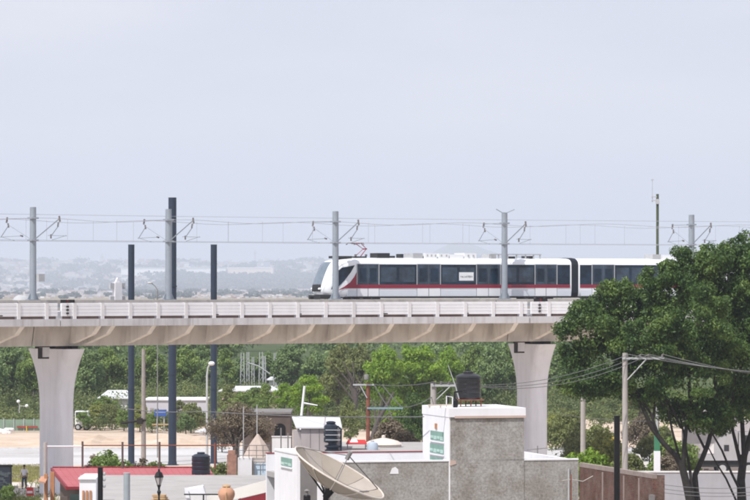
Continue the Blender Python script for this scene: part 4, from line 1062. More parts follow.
# ------------------------------------------------------------------ satellite dish on its low roof
D = 140
t = thing('flat_roofed_house', 'low flat roofed house that carries the big cream satellite dish', 'house', (X(330, 140), 136, 0))
MB().box(X(285, 140), X(420, 140), 132, 146, 0, 5.95).build('wall', mWHITE2, t)
MB().box(X(283, 140), X(422, 140), 131.8, 146.2, 5.952, 6.1).build('roof', mROOFF, t)
c = P(335.5, 479.5, D)
ax = Vector((.475, -.135, .86)).normalized()
e1 = Vector((.83, 0, -.47)).normalized(); e1 = (e1 - ax * e1.dot(ax)).normalized(); e2 = ax.cross(e1)
DR, FL = 1.88, 1.35
t = thing('satellite_dish', 'large cream mesh satellite dish tilted up on dark mount', 'satellite dish', Vector((c.x, c.y, 6.1)))
def dp(r, an, off=0.0): return c + (e1 * math.cos(an) + e2 * math.sin(an)) * r + ax * (r * r / (4 * FL) - .34 + off)
NP = 12
for k in range(NP):
    mb = MB(); vs = []; a0, a1 = 2 * PI * k / NP + .008, 2 * PI * (k + 1) / NP - .008
    rs = [.2, .6, 1.0, 1.4, 1.7, DR]; na = 5
    top = [[dp(r, a0 + (a1 - a0) * j / (na - 1), .0) for j in range(na)] for r in rs]; bot = [[dp(r, a0 + (a1 - a0) * j / (na - 1), -.03) for j in range(na)] for r in rs]
    vs = [p for row in top for p in row] + [p for row in bot for p in row]; off = len(rs) * na; fs = []
    for i in range(len(rs) - 1):
        for j in range(na - 1):
            q = (i * na + j, i * na + j + 1, (i + 1) * na + j + 1, (i + 1) * na + j); fs += [q, tuple(off + v_ for v_ in q[::-1])]
        for j in (0, na - 1): fs.append((i * na + j, (i + 1) * na + j, off + (i + 1) * na + j, off + i * na + j))
    for j in range(na - 1):
        for i in (0, len(rs) - 1): fs.append((i * na + j, i * na + j + 1, off + i * na + j + 1, off + i * na + j))
    mb.add(vs, fs).build('dish_panel', (mCREAM, mat('cream_dish_mesh_faded', (.40, .355, .31), .75, .1, 1.2, dirt=.2, dcol=(.3, .26, .2)))[k % 3 == 1], t, smooth=30)
    an = 2 * PI * k / NP
    MB().tube([dp(r, an, -.06) for r in (.2, .7, 1.2, 1.7, DR)], .022, 5).build('rib', mCREAM2, t)
MB().tube([dp(DR, 2 * PI * k / 48, -.015) for k in range(49)], .035, 6).build('rim', mCREAM2, t)
fo = c + ax * (FL - .34 + .02)
for k in range(3):
    an = 2 * PI * k / 3 + .55
    MB().tube([dp(DR * .97, an, .02), fo], .022, 6).build('feed_strut', mGRAYW, t)
MB().tube([fo - ax * .16, fo + ax * .16], .085, 10).build('feed_horn', mGRAYW, t)
MB().tube([dp(.01, 0, -.05), c - ax * .8], [.2, .12], 10).build('hub', mBLACK, t)
MB().tube([c - ax * .75, Vector((c.x - .42, c.y + .2, 6.1))], .11, 10).build('mount_pole', mBLACK, t)
for an in (1.2, 2.4, 3.4): MB().tube([dp(1.1, an, -.05), c - ax * .75], .035, 6).build('mount_strut', mBLACK, t)
c2_ = P(307, 500, 133); c2_.z = 6.1
t = thing('dark_vent_pipe', 'short black vent pipe left of satellite dish mount', 'vent pipe', c2_)
MB().lathe(c2_, [(.13, 0), (.13, Z(496, 133) - 6.1), (.10, Z(495, 133) - 6.1)], 12).build('pipe', mBLACK, t)
MB().lathe(c2_ + Vector((0, 0, Z(495, 133) - 6.095)), [(.05, 0), (.05, .12), (.11, .14), (.03, .2)], 10).build('cowl', mGRAYW, t)

# ------------------------------------------------------------------ right side: brick wall, white wall
a_, b_ = P(579.5, 463, 196), P(653, 474, 184)
dv_ = (b_ - a_); dv_.z = 0; L_ = dv_.length; ud = dv_.normalized(); vd = Vector((-ud.y, ud.x, 0))
zb_ = (a_.z + b_.z) / 2
def rw(u, v, z): return Vector((a_.x, a_.y, 0)) + ud * u + vd * v + Vector((0, 0, z))
t = thing('brick_wall', 'unfinished red brick wall with concrete posts right of grey building', 'wall', Vector((a_.x, a_.y, 0)), math.atan2(ud.y, ud.x))
MB().box(0, L_, 0, .2, 0, zb_ - .22, rw).build('wall', mBRICK, t)
MB().box(0, L_, -.012, .22, zb_ - .218, zb_, rw).build('tie_beam', mat('rough_grey_brown_concrete', (.30, .245, .22), .9, .2, 2), t)
for f in (.33, .62, .82): MB().box(L_ * f - .1, L_ * f + .1, -.022, -.001, 0, zb_ - .3, rw).build('concrete_post', mat('rough_grey_brown_concrete', (.30, .245, .22)), t)
MB().box(L_ - .2, L_, .202, .6, 0, zb_ - .05, rw).build('return_wall', mBRICK, t)
MB().box(L_ - .05, L_ + .3, -.2, .0, zb_ - 1.4, zb_ - 1.0, rw).build('ledge', mGRAYW, t)
D = 257
t = thing('white_boundary_wall', 'long whitewashed boundary wall behind the big tree trunks', 'wall', (X(700, D), D, 0))
MB().box(X(610, D), X(860, D), D, D + .25, 0, Z(472.6, D)).build('wall', mat('whitewash_grey', (.36, .365, .40), .85, .08, .8, dirt=.3, dcol=(.3, .29, .28)), t)
MB().box(X(610, D), X(860, D), D - .05, D + .3, Z(472.6, D) + .002, Z(471.2, D)).build('coping', mWHITE2, t)
for q, (y0, y1) in enumerate(((482, 489), (490, 497), (486, 494))):
    wire('wire_strand', ['upper slack wire strand before the white wall', 'lower slack wire strand before the white wall', 'middle slack wire strand before the white wall'][q], [P(646, y0, 205), P(755, y1 - 2, 205), P(800, y1, 205)], .2, .016, group='wire strands before the white wall')
# rusty stake in front of grey wall
t = thing('rusty_stake', 'thin rusty stake with a twig tied to it before grey wall', 'stake', (X(571, 168), 168, 0))
MB().tube([(X(571, 168), 168, 0), P(571, 474.5, 168)], .035, 6).build('stake', mRUST, t)
MB().tube([P(562, 481, 168), P(571, 479.5, 168), P(583, 481.5, 168), P(593, 476, 168)], .02, 5).build('twig', mCONC, t)

# vehicles on the right lot
def wheel(c, axis, r, w, parent):
    ty = MB().tube([c - axis * w / 2, c + axis * w / 2], r, 20).build('wheel', mTYRE, parent)
    MB().tube([c - axis * (w / 2 + .01), c - axis * (w / 2 - .03)], r * .6, 14).build('rim', mSILV, ty)
D = 300
t = thing('box_truck', 'grey box truck parked behind the big tree trunks', 'truck', (X(715, D), D, 0))
xa = X(684, D); ex = Vector((0, 1, 0))
ztop = Z(431, D)
MB().box(X(684, D), X(738, D), D, D + 2.3, 1.15, ztop).build('cargo_box', mTRUCK, t)
MB().box(X(684, D), X(752, D), D + .2, D + 2.1, .62, 1.148).build('chassis', mTDARK, t)
cabp = [(X(739, D), 1.0), (X(756, D), 1.0), (X(757.5, D), 1.8), (X(753, D), ztop - .25), (X(750, D), ztop - .1), (X(739, D), ztop - .1)]
MB().prism([(x, D + .1, z) for x, z in cabp], (0, 2.1, 0)).build('cab', mTRUCK, t)
MB().prism([(X(742, D), D + .085, 1.9), (X(751.5, D), D + .085, 1.9), (X(750, D), D + .085, ztop - .35), (X(742, D), D + .085, ztop - .35)], (0, .01, 0)).build('cab_window', mGLASSB, t)
for p in (690, 722.5, 749):
    for yy in (.12, 2.15): wheel(Vector((X(p, D), D + yy, .5)), ex, .5, .26, t)
MB().box(X(694, D), X(714, D), D - .03, D - .003, 1.7, 2.5).build('side_board', mWHITE2, t)
MB().box(X(724, D), X(729, D), D - .02, D - .003, 1.9, 2.4).build('cargo_hatch', mTDARK, t)
D = 312
t = thing('yellow_loader', 'yellow loader machine partly hidden by shrubs and black post', 'loader', (X(614, D), D, 0))
MB().box(X(607, D), X(625, D), D, D + 1.8, .7, 1.6).build('body', mYELL, t)
MB().box(X(612, D), X(620, D), D + .2, D + 1.6, 1.602, 2.5).build('cab', mYELL, t)
MB().box(X(613, D), X(619, D), D + .185, D + .198, 1.75, 2.35).build('cab_window', mGLASSB, t)
MB().tube([P(607, 446, D), P(602, 443, D), P(598, 449, D)], .12, 8).build('loader_arm', mYELL, t)
for p in (610, 622):
    for yy in (.1, 1.7): wheel(Vector((X(p, D), D + yy, .55)), ex, .55, .35, t)
D = 297
t = thing('white_pickup', 'white pickup truck parked right of the tall concrete pole', 'pickup', (X(637, D), D, 0))
pk = [(X(626, D), .5), (X(649, D), .5), (X(649, D), 1.1), (X(643, D), 1.15), (X(640, D), 1.75), (X(631, D), 1.8), (X(627, D), 1.2)]
MB().prism([(x, D, z) for x, z in pk], (0, 1.7, 0)).build('body', mWHITE2, t)
MB().prism([(X(632, D), D - .012, 1.2), (X(641, D), D - .012, 1.2), (X(639, D), D - .012, 1.65), (X(632.5, D), D - .012, 1.68)], (0, .01, 0)).build('side_window', mGLASSB, t)
for p in (631, 645):
    for yy in (.05, 1.65): wheel(Vector((X(p, D), D + yy, .36)), ex, .36, .22, t)
D = 285
c = Vector((X(640, D), D, 0))
t = thing('green_barrel', 'green plastic barrel in front of the white pickup', 'barrel', c)
MB().lathe(c, [(.40, 0), (.42, .3), (.40, .55), (.42, .8), (.38, 1.0)], 18).build('drum', mGREENB, t, smooth=30)
MB().lathe(c + Vector((0, 0, 1.002)), [(.39, 0), (.39, .04)], 18).build('rim', mSILV, t)
D = 305
c = Vector((X(570.5, D), D, 0))
t = thing('dark_cistern', 'dark blue round cistern among shrubs right of the right pier', 'cistern', c)
MB().tube([c + Vector((-.2, 0, 1.9)), c + Vector((.9, .6, 1.9))], .62, 18).build('drum', mBLUPL, t, smooth=30)
for d in (-.2, .6): MB().box(c.x + d, c.x + d + .25, D - .3, D + .9, 0, 1.4).build('leg', mGRAYW, t)
t = thing('pallet_crate', 'dark wooden crate on the sandy lot left of box truck', 'crate', (X(713, 275), 275, 0))
t.location = Vector((X(709, 270), 270, 0)); WM[t] = Matrix.Translation(t.location)
MB().box(X(706, 270), X(712.5, 270), 270, 270.6, .05, .62).build('crate_body', mBROWNW, t)
for k in range(3): MB().box(X(705.8, 270), X(712.7, 270), 269.96, 269.998, .1 + .18 * k, .2 + .18 * k).build('slat', mWOOD, t)
D = 345
t = thing('gabled_house', 'pale gabled house seen between big tree trunks', 'house', (X(722, D), D, 0))
MB().box(X(690, D), X(752, D), D, D + 8, 0, Z(422, D)).build('wall', mat('pale_pink_plaster', (.40, .36, .35), .85, .08), t)
MB().prism([(X(700, D), D, Z(422, D) + .003), (X(752, D), D, Z(422, D) + .003), (X(722, D), D, Z(405, D))], (0, 8, 0)).build('gable', mat('pale_pink_plaster', (.40, .36, .35)), t)
MB().box(X(703, D), X(709, D), D - .03, D - .002, Z(440, D), Z(430, D)).build('window', mGLASSB, t)

# ------------------------------------------------------------------ left middle ground
D = 262
t = thing('dark_totem', 'tall dark advertising totem with pale pattern at left frame edge', 'sign totem', (X(5, D), D, 0))
MB().box(X(-4, D), X(11.5, D), D, D + .35, .1, Z(467, D)).build('panel', mat('dark_panel', (.025, .03, .045), .4, .2), t)
MB().box(X(-5, D), X(12.3, D), D - .03, D + .38, Z(467, D) + .002, Z(465, D)).build('top_cap', mBLACK, t)
for sx in (-4, 10.6): MB().box(X(sx, D), X(sx + .9, D), D - .02, D - .001, .1, Z(467, D)).build('frame_edge', mBLACK, t)
rr = random.Random(9)
pm = MB()
for k in range(16):
    px, py = rr.uniform(-2, 9), rr.uniform(473, 498)
    w_, h_ = rr.uniform(.1, .4), rr.uniform(.06, .25)
    q = P(px, py, D); pm.box(q.x, q.x + w_, D - .012 - .001 * k, D - .003, q.z, q.z + h_)
pm.build('poster_pattern', mat('poster_grey', (.07, .085, .095), .6, .5, 3), t)
MB().box(X(-4, D), X(11, D), D - .2, D + .55, 0, .1).build('base', mSLAB, t)
D = 270
c = Vector((X(30, D), D, 0))
t = thing('traffic_barrier', 'small red and white plastic barrier on the ground before the pier', 'barrier', c)
zb0 = Z(496.5, D) if Z(496.5, D) > .1 else .55
MB().prism([(X(26, D), D, 0), (X(33.5, D), D, 0), (X(32.8, D), D, .62), (X(26.7, D), D, .62)], (0, .3, 0)).build('barrier_body', mat('red_plastic', (.6, .04, .03), .5, .1), t)
MB().box(X(27, D), X(32.5, D), D - .012, D - .001, .2, .36).build('reflective_band', mWHITE, t)

# person -------------------------------------------------------------------
def skin(name, verts, edges, m, parent, sub=1, root=0):
    """verts: (x, y, z, r) in metres from the feet, grown with the Skin modifier"""
    me = bpy.data.meshes.new(name)
    me.from_pydata([v[:3] for v in verts], edges, []); me.update()
    o = bpy.data.objects.new(name, me); COL.objects.link(o); o.parent = parent
    if not me.skin_vertices:
        o.modifiers.new('skin', 'SKIN')
        if not me.skin_vertices: me.attributes  # layer made by the modifier below
    else: o.modifiers.new('skin', 'SKIN')
    if not me.skin_vertices:
        import bmesh
        bm = bmesh.new(); bm.from_mesh(me); bm.verts.layers.skin.verify(); bm.to_mesh(me); bm.free()
    sv = me.skin_vertices[0].data
    for i, v in enumerate(verts):
        r = v[3]; sv[i].radius = r if isinstance(r, tuple) else (r, r); sv[i].use_root = (i == root)
    o.modifiers['skin'].use_smooth_shade = True
    s = o.modifiers.new('sub', 'SUBSURF'); s.levels = sub; s.render_levels = sub
    me.materials.append(m)
    return o
D = 279
pc = Vector((X(24.3, D), D, .03))
man = thing('person', 'person in white shirt and blue jeans walking on the pale path', 'person', pc, math.radians(160))
bv = [(0, 0, .95, .13), (0, 0, 1.15, .13), (0, .0, 1.38, .15), (0, 0, 1.47, .06), (0, .01, 1.54, .052), (0, .02, 1.62, (.075, .09)), (0, .01, 1.71, (.065, .08)),
      (.17, 0, 1.40, .052), (.22, .02, 1.14, .042), (.23, .10, .90, .032), (.235, .12, .83, .03),
      (-.17, 0, 1.40, .052), (-.22, -.03, 1.14, .042), (-.23, -.02, .89, .032), (-.235, .0, .82, .03),
      (.09, 0, .90, .085), (.10, .09, .50, .06), (.10, .06, .10, .04), (.10, .17, .03, .035),
      (-.09, 0, .90, .085), (-.10, -.02, .50, .06), (-.10, -.16, .12, .04), (-.10, -.06, .03, .035)]
be = [(0, 1), (1, 2), (2, 3), (3, 4), (4, 5), (5, 6), (2, 7), (7, 8), (8, 9), (9, 10), (2, 11), (11, 12), (12, 13), (13, 14), (0, 15), (15, 16), (16, 17), (17, 18), (0, 19), (19, 20), (20, 21), (21, 22)]
for hb, sx in ((10, 1), (14, -1)):
    h = bv[hb]
    for k, (dx, dy, ln) in enumerate(((0, .028, .065), (0, .010, .08), (0, -.010, .075), (0, -.028, .055), (-.02 * sx, .045, .05))):
        i0 = len(bv); z0 = h[2] - (.03 if k < 4 else .0)
        bv += [(h[0] + dx * .6, h[1] + dy, z0, .010), (h[0] + dx - .008 * sx, h[1] + dy * 1.15 + .006, z0 - ln * .6, .009), (h[0] + dx - .02 * sx, h[1] + dy * 1.15 + .016, z0 - ln, .007)]
        be += [(hb, i0), (i0, i0 + 1), (i0 + 1, i0 + 2)]
skin('body', bv, be, mSKIN, man, 1)
WM_m = wm(man)
skin('shirt', [(0, 0, .90, (.19, .135)), (0, 0, 1.12, (.175, .13)), (0, 0, 1.36, (.20, .135)), (0, 0, 1.46, .085), (.19, 0, 1.40, .08), (.225, .01, 1.17, .07), (-.19, 0, 1.40, .08), (-.225, -.02, 1.17, .07)], [(0, 1), (1, 2), (2, 3), (2, 4), (4, 5), (2, 6), (6, 7)], mSHIRT, man, 2)
skin('jeans', [(0, 0, .93, (.165, .125)), (.09, 0, .84, .105), (.105, .09, .50, .082), (.10, .06, .11, .07), (-.09, 0, .84, .105), (-.105, -.02, .50, .082), (-.10, -.15, .14, .07)], [(0, 1), (1, 2), (2, 3), (0, 4), (4, 5), (5, 6)], mJEANS, man, 2)
def mw(x, y, z): return WM_m @ Vector((x, y, z))
MB().ball(mw(0, -.005, 1.72), (.088, .10, .085), 14, 8).build('hair', mHAIR, man, smooth=True)
MB().ball(mw(.10, .12, .03), (.05, .12, .045), 10, 6).build('shoe', mBLACK, man, smooth=True)
MB().ball(mw(-.10, -.10, .04), (.05, .12, .045), 10, 6).build('shoe', mBLACK, man, smooth=True)
MB().ball(mw(0, .115, 1.625), (.015, .02, .025), 8, 6).build('nose', mSKIN, man, smooth=True)
for sx in (-1, 1):
    MB().ball(mw(sx * .032, .10, 1.655), (.012, .01, .008), 8, 6).build('eye', mHAIR, man, smooth=True)
    MB().ball(mw(sx * .082, .015, 1.64), (.014, .025, .035), 8, 6).build('ear', mSKIN, man, smooth=True)
MB().ball(mw(0, .105, 1.58), (.025, .01, .007), 8, 6).build('mouth', mREDD, man, smooth=True)

# houses, walls and cars beyond the road
D = 405
t = thing('white_compound_wall', 'long whitewashed compound building beyond the road behind dark columns', 'building', (X(175, D), D, 0))
MB().box(X(146, D), X(206, D), D, D + 6, 0, Z(400.5, D)).build('wall', mat('lilac_white_plaster', (.55, .53, .57), .85, .08, .3), t)
MB().box(X(145, D), X(207, D), D - .15, D + 6.1, Z(400.5, D) + .002, Z(398.8, D)).build('roof', mWHITE, t)
for p in (150, 170, 181, 192): MB().box(X(p, D), X(p + 4, D), D - .03, D - .002, Z(418, D), Z(408, D)).build('window', mGREYW, t)
D = 383
t = thing('blue_sign_board', 'blank blue sign board with pale line before white compound', 'sign', (X(160, D), D, 0))
MB().box(X(154.5, D), X(166.5, D), D, D + .15, Z(416.5, D), Z(409.7, D)).build('board', mBLUES, t)
MB().box(X(155.5, D), X(165.5, D), D - .01, D - .001, Z(412.8, D), Z(412.2, D)).build('pale_line', mat('pale_blue_paint', (.3, .38, .55), .6, .05), t)
for p in (157, 164): MB().tube([(X(p, D), D + .2, 0), (X(p, D), D + .2, Z(411, D))], .07, 6).build('post', mSILV, t)
MB().box(X(152, D), X(170, D), D - .2, D - .05, Z(425, D), Z(423.8, D)).build('low_rail', mWOOD, t)
D = 440
def far_house(name, lab, px0, px1, ytop, yroof, D, m, roofm, dep=6, gable=False):
    t = thing(name, lab, 'house', (X((px0 + px1) / 2, D), D, 0))
    x0, x1 = X(px0, D), X(px1, D)
    MB().box(x0, x1, D, D + dep, 0, Z(yroof, D)).build('wall', m, t)
    zr, zt = Z(yroof, D) + .003, Z(ytop, D)
    MB().prism([(x0 - .4, D - .4, zr), (x1 + .4, D - .4, zr), (x1 - (x1 - x0) * .12, D + dep, zt), (x0 + (x1 - x0) * .12, D + dep, zt)], (0, 0, .12)).build('roof', roofm, t)
    MB().box(x0 + (x1 - x0) * .35, x0 + (x1 - x0) * .5, D - .03, D - .002, Z(yroof, D) - 1.6, Z(yroof, D) - .5).build('window', mGREYW, t)
    return t
far_house('white_roofed_house', 'house with sloping white roof among trees right of left pier', 101, 127, 392.6, 399, 428, mWHITE2, mROOFW)
far_house('long_low_house', 'long low house with thin white roof behind brown bare tree', 222, 277, 388.4, 391.5, 418, mPINK, mROOFW)
far_house('pale_hut', 'small pale hut with bright roof high among distant trees', 269, 278, 378, 380.5, 520, mWHITE2, mROOFW, 3)
far_house('pale_garage', 'low white garage block beside the white street lamp foot', 199, 222, 431, 432.5, 372, mWHITE, mROOFW, 3)
D = 388
t = thing('sports_fence', 'green mesh sports fence with red banner at far left', 'fence', (X(20, D), D, 0))
MB().box(X(-40, D), X(44, D), D, D + .04, .1, Z(419.5, D)).build('mesh_panel', mFENCE, t)
for p in range(-36, 45, 10): MB().tube([(X(p, D), D - .06, 0), (X(p, D), D - .06, Z(418.5, D))], .05, 6).build('post', mSILV, t)
MB().box(X(17, D), X(38, D), D - .2, D - .12, Z(428, D), Z(426, D)).build('banner', mat('red_brown_banner', (.30, .06, .045), .8, .25, 2), t)
MB().tube([(X(26.8, D), D - .25, 0), (X(26.8, D), D - .25, Z(426, D))], .06, 6).build('banner_post', mYELL, t)
def car(px, D, lab, m, w=9.5, van=False):
    x0 = X(px, D); L = 4.2 if not van else 1.5
    t = thing('parked_van' if van else 'parked_car', lab, 'van' if van else 'car', (x0 + L / 2, D, 0))
    pr = [(0, .35), (L, .35), (L, .8), (L * .93, .95), (L * .72, 1.0), (L * .6, 1.42), (L * .25, 1.42), (L * .1, 1.0), (0, .9)] if not van else [(0, .4), (L, .4), (L, 1.3), (L * .97, 1.5), (L * .9, 2.0), (0, 2.0)]
    MB().prism([(x0 + x, D, z) for x, z in pr], (0, 1.7, 0)).build('body', m, t)
    if not van: MB().prism([(x0 + x, D - .012, z) for x, z in ((L * .16, 1.02), (L * .68, 1.02), (L * .58, 1.36), (L * .27, 1.36))], (0, .01, 0)).build('side_window', mGLASSB, t)
    else: MB().prism([(x0 + x, D - .012, z) for x, z in ((L * .05, 1.3), (L * .83, 1.3), (L * .77, 1.9), (L * .05, 1.9))], (0, .01, 0)).build('side_window', mGLASSB, t)
    for f in (.2, .8):
        for yy in (.06, 1.64): wheel(Vector((x0 + L * f, D + yy, .34)), ex, .34, .2, t)
car(75, 392, 'white van with dark windows parked just right of left pier', mWHITE, van=True)
rr = random.Random(2)
t = thing('stone_heap', 'low heap of pale stones before the green fence at left edge', 'stone heap', (X(4, 384), 384, 0))
for k in range(9):
    MB().ball(P(-3 + k * 1.7, 430.5, 384) + Vector((0, rr.uniform(-.4, .4), rr.uniform(-.25, .1))), (rr.uniform(.25, .5), .3, rr.uniform(.18, .32)), 7, 5).build('stone', mWHITE2, t)

# lattice of pale substation posts
px_l = [(242.5, 353, 394), (248, 352, 391), (253, 357, 394), (261, 352, 386), (264.5, 356, 392), (275, 353, 380)]
lab = ['leftmost pale steel gantry post among far trees', 'second pale gantry post from the left, joined by sloping beam', 'shorter third pale gantry post from the left', 'thick pale gantry post right of the sloping beam start', 'slender pale gantry post right of the thick one', 'rightmost pale steel gantry post before bluish trees']
for k, (px, yt, yb) in enumerate(px_l):
    D = 500 + k * 3
    c = Vector((X(px, D), D, 0)); t = thing('gantry_post', lab[k], 'gantry post', c, group='pale substation gantry posts')
    w_ = .16 if k not in (0, 3) else .24
    for sx in (-1, 1):
        MB().tube([c + Vector((sx * w_ * 1.3, 0, 0)), c + Vector((sx * w_ * .7, 0, Z(yt, D)))], .07, 5).build('chord', mSILV, t)
    zz = 0; mb = MB(); s_ = 1; pts = []
    while zz < Z(yt, D) - .2:
        pts.append(c + Vector((s_ * w_, 0, zz))); s_ = -s_; zz += .7
    MB().tube(pts, .04, 4).build('lacing', mSILV, t)
tag(MB().tube([P(248, 363, 498), P(258, 366, 498), P(270, 374, 498)], .09, 5).build('sloping_beam', mSILV), 'pale beam sloping down between the gantry posts', 'beam')

# ------------------------------------------------------------------ ground sheets
def sheet(name, pts, m, sub=None):
    me = bpy.data.meshes.new(name); me.from_pydata(pts, [], [tuple(range(len(pts)))]); me.update(); me.materials.append(m)
    o = bpy.data.objects.new(name, me); COL.objects.link(o); o['kind'] = 'structure'; return o
mGROUND = patch_mat('dry_ground', [(.3, (.13, .12, .06)), (.45, (.24, .20, .13)), (.6, (.30, .25, .18)), (.75, (.11, .12, .05))], .05)
mLOT = patch_mat('sandy_lot_soil', [(.3, (.40, .31, .23)), (.5, (.52, .42, .33)), (.7, (.60, .50, .41))], .12)
mROAD = patch_mat('pale_concrete_road_surface', [(.32, (.36, .345, .33)), (.5, (.50, .49, .485)), (.7, (.58, .575, .57))], .06)
mROAD_T = patch_mat('scuffed_road_lane', [(.3, (.33, .32, .31)), (.6, (.46, .45, .44))], .3)
mPATH = patch_mat('pale_path_surface', [(.3, (.50, .46, .42)), (.7, (.62, .59, .56))], .3)
sheet('ground', [(-10800, -60, 0), (10800, -60, 0), (10800, 30200, 0), (-10800, 30200, 0)], mGROUND)
sheet('sandy_lot', [(-130, 236, .004), (140, 236, .004), (150, 424, .004), (-150, 424, .004)], mLOT)
sheet('green_field', [(-400, 424.5, .006), (400, 424.5, .006), (700, 1500, .006), (-700, 1500, .006)], patch_mat('green_field_growth', [(.3, (.03, .05, .015)), (.5, (.06, .085, .03)), (.7, (.11, .12, .05))], .1))
sheet('pale_road', [(-140, 312, .008), (140, 322, .008), (140, 350, .008), (-140, 346, .008)], mROAD)
sheet('walking_path', [(X(-60, 262), 262, .012), (X(75, 262), 262, .012), (X(66, 287), 287, .012), (X(-60, 289), 289, .012)], mPATH)
mTRK = patch_mat('packed_track_soil', [(.3, (.30, .235, .175)), (.6, (.42, .34, .265))], .4)
for k, (y0, am, ph) in enumerate(((300.5, 1.2, .3), (302.4, 1.2, .3), (386.5, .8, 1.2), (388.2, .8, 1.2), (292, 2.0, 2.0), (293.9, 2.0, 2.0), (332, .6, .5), (334.1, .6, .5))):
    vs = []; fs = []
    for i in range(61):
        x = -75 + 150 * i / 60; yy = y0 + am * math.sin(x * .05 + ph) + x * .02
        vs += [(x, yy, .014 + .0006 * k), (x, yy + .42, .014 + .0006 * k)]
        if i: fs.append((2 * i - 2, 2 * i, 2 * i + 1, 2 * i - 1))
    me = bpy.data.meshes.new('tyre_track'); me.from_pydata(vs, [], fs); me.update(); me.materials.append(mTRK if k < 6 else mROAD_T)
    o = bpy.data.objects.new('tyre_track', me); COL.objects.link(o); o['kind'] = 'structure'
# sandy bank beyond the road: a low heap with an uneven crest
rr = np.random.RandomState(4)
nx, ny = 180, 10
vs = []; fs = []
for i in range(nx + 1):
    x = -75 + 150 * i / nx
    hgt = .42 + .30 * math.sin(x * .21) + .25 * math.sin(x * .63 + 1) + rr.uniform(-.14, .14)
    for j in range(ny + 1):
        f = j / ny; vs.append((x, 349 + 22 * f + rr.uniform(-.2, .2), .02 + max(.05, hgt) * math.sin(PI * f) ** .8 * (1 + .1 * rr.uniform(-1, 1))))
for i in range(nx):
    for j in range(ny):
        q = i * (ny + 1) + j; fs.append((q, q + ny + 1, q + ny + 2, q + 1))
me = bpy.data.meshes.new('sand_bank'); me.from_pydata(vs, [], fs); me.update(); me.materials.append(patch_mat('loose_sand', [(.3, (.40, .30, .22)), (.5, (.54, .43, .33)), (.7, (.66, .57, .49))], .25, 3))
o = bpy.data.objects.new('sand_bank', me); COL.objects.link(o); o['kind'] = 'structure'
# low dark kerb line on the far side of the road
tag(MB().box(-75, 75, 347.2, 347.5, 0, .14).build('road_kerb', mSLAB), kind='structure')

# far hills
def ridge(x, y):
    x = x / 3.0; y = y / 3.0
    b = np.clip((y - 3500) / 2200, 0, 1)
    h = 40 * (b * b * (3 - 2 * b))
    h = h * (1 + .05 * np.sin(x * .004 + .6) + .04 * np.sin(x * .011) + .025 * np.sin(x * .031 + y * .002))
    h = h + 28 * np.exp(-((x - 150) / 60.0) ** 2 - ((y - 6900) / 260.0) ** 2) * 1.35 + 14 * np.exp(-((x - 260) / 90.0) ** 2 - ((y - 6900) / 260.0) ** 2)
    return h * 3.0 - .6
gx = np.linspace(-4600, 4600, 181); gy = np.linspace(10200, 22500, 100)
XX, YY = np.meshgrid(gx, gy); ZZ = ridge(XX, YY)
vs = np.stack([XX, YY, ZZ], -1).reshape(-1, 3); n0 = len(gx)
fs = [(j * n0 + i, j * n0 + i + 1, (j + 1) * n0 + i + 1, (j + 1) * n0 + i) for j in range(len(gy) - 1) for i in range(n0 - 1)]
me = bpy.data.meshes.new('far_hills'); me.from_pydata(vs.tolist(), [], fs); me.update(); me.materials.append(patch_mat('far_hill_land', [(.3, (.06, .075, .04)), (.5, (.12, .12, .08)), (.7, (.22, .19, .14))], .008, .1))
o = bpy.data.objects.new('far_hills', me); COL.objects.link(o); o['kind'] = 'structure'
# far city: thousands of small houses that read as one mass
rr = random.Random(21)
mb = MB()
def hz(x, y): return float(ridge(np.array(x), np.array(y)))
for k in range(5600):
    y = 11000 + 7000 * rr.random() ** .85
    x = X(rr.uniform(-90, 560), y)
    pxx = 375 + x / y * F
    if 165 < pxx < 318 and y < 13800 and rr.random() < .85: continue
    s_ = rr.uniform(5.0, 13.0); h = rr.uniform(4.5, 10) * (1.0 if rr.random() < .94 else 2.2)
    z = hz(x, y); mb.box(x - s_, x + s_, y - s_, y + s_, z - 1, z + h)
for k in range(4200):
    y = 4200 * (2.8 ** rr.random()); x = X(rr.uniform(-90, 560), y); q_ = y / 7000; s_ = rr.uniform(1.5, 4.5) * q_; h = rr.uniform(1.2, 3.4) * q_
    z = max(0, hz(x, y)); mb.box(x - s_, x + s_, y - s_, y + s_, z - .5, z + h)
o = mb.build('city_houses', island_mat('far_house_paints', [(0, (.52, .50, .50)), (.25, (.42, .37, .36)), (.42, (.40, .27, .24)), (.55, (.50, .44, .40)), (.68, (.32, .33, .37)), (.85, (.75, .75, .76)), (.92, (.28, .18, .15))]))
o['kind'] = 'stuff'; o['label'] = 'hazy distant city houses spread over the far slope'
def far_box(name, lab, cat, px0, px1, y0, y1, D, m, roofm):
    t = thing(name, lab, cat, (X((px0 + px1) / 2, D), D, Z(y1, D)))
    zg = min(hz(X((px0 + px1) / 2, D), D) - 1, Z(y1, D))
    MB().box(X(px0, D), X(px1, D), D, D + 160, zg, Z(y0, D) - 4).build('wall', m, t)
    MB().box(X(px0, D) - 1, X(px1, D) + 1, D - 1, D + 161, Z(y0, D) - 3.99, Z(y0, D)).build('roof', roofm, t)
far_box('long_white_warehouse', 'long white warehouse in the hazy distance behind dark columns', 'warehouse', 121, 226, 267.6, 272.8, 13200, mat('bright_white_cladding', (.95, .95, .95), .6, .02, .02), mROOFW)
far_box('sandy_warehouse', 'long sand coloured warehouse right of the white one in haze', 'warehouse', 227, 273, 267.3, 273, 13240, mat('sand_cladding', (.85, .72, .60), .7, .05, .02), mWHITE)
far_box('white_block', 'small bright white block on the far ridge at left', 'building', 78, 89, 259.8, 263.8, 16000, mat('bright_white_cladding', (.95, .95, .95)), mROOFW)
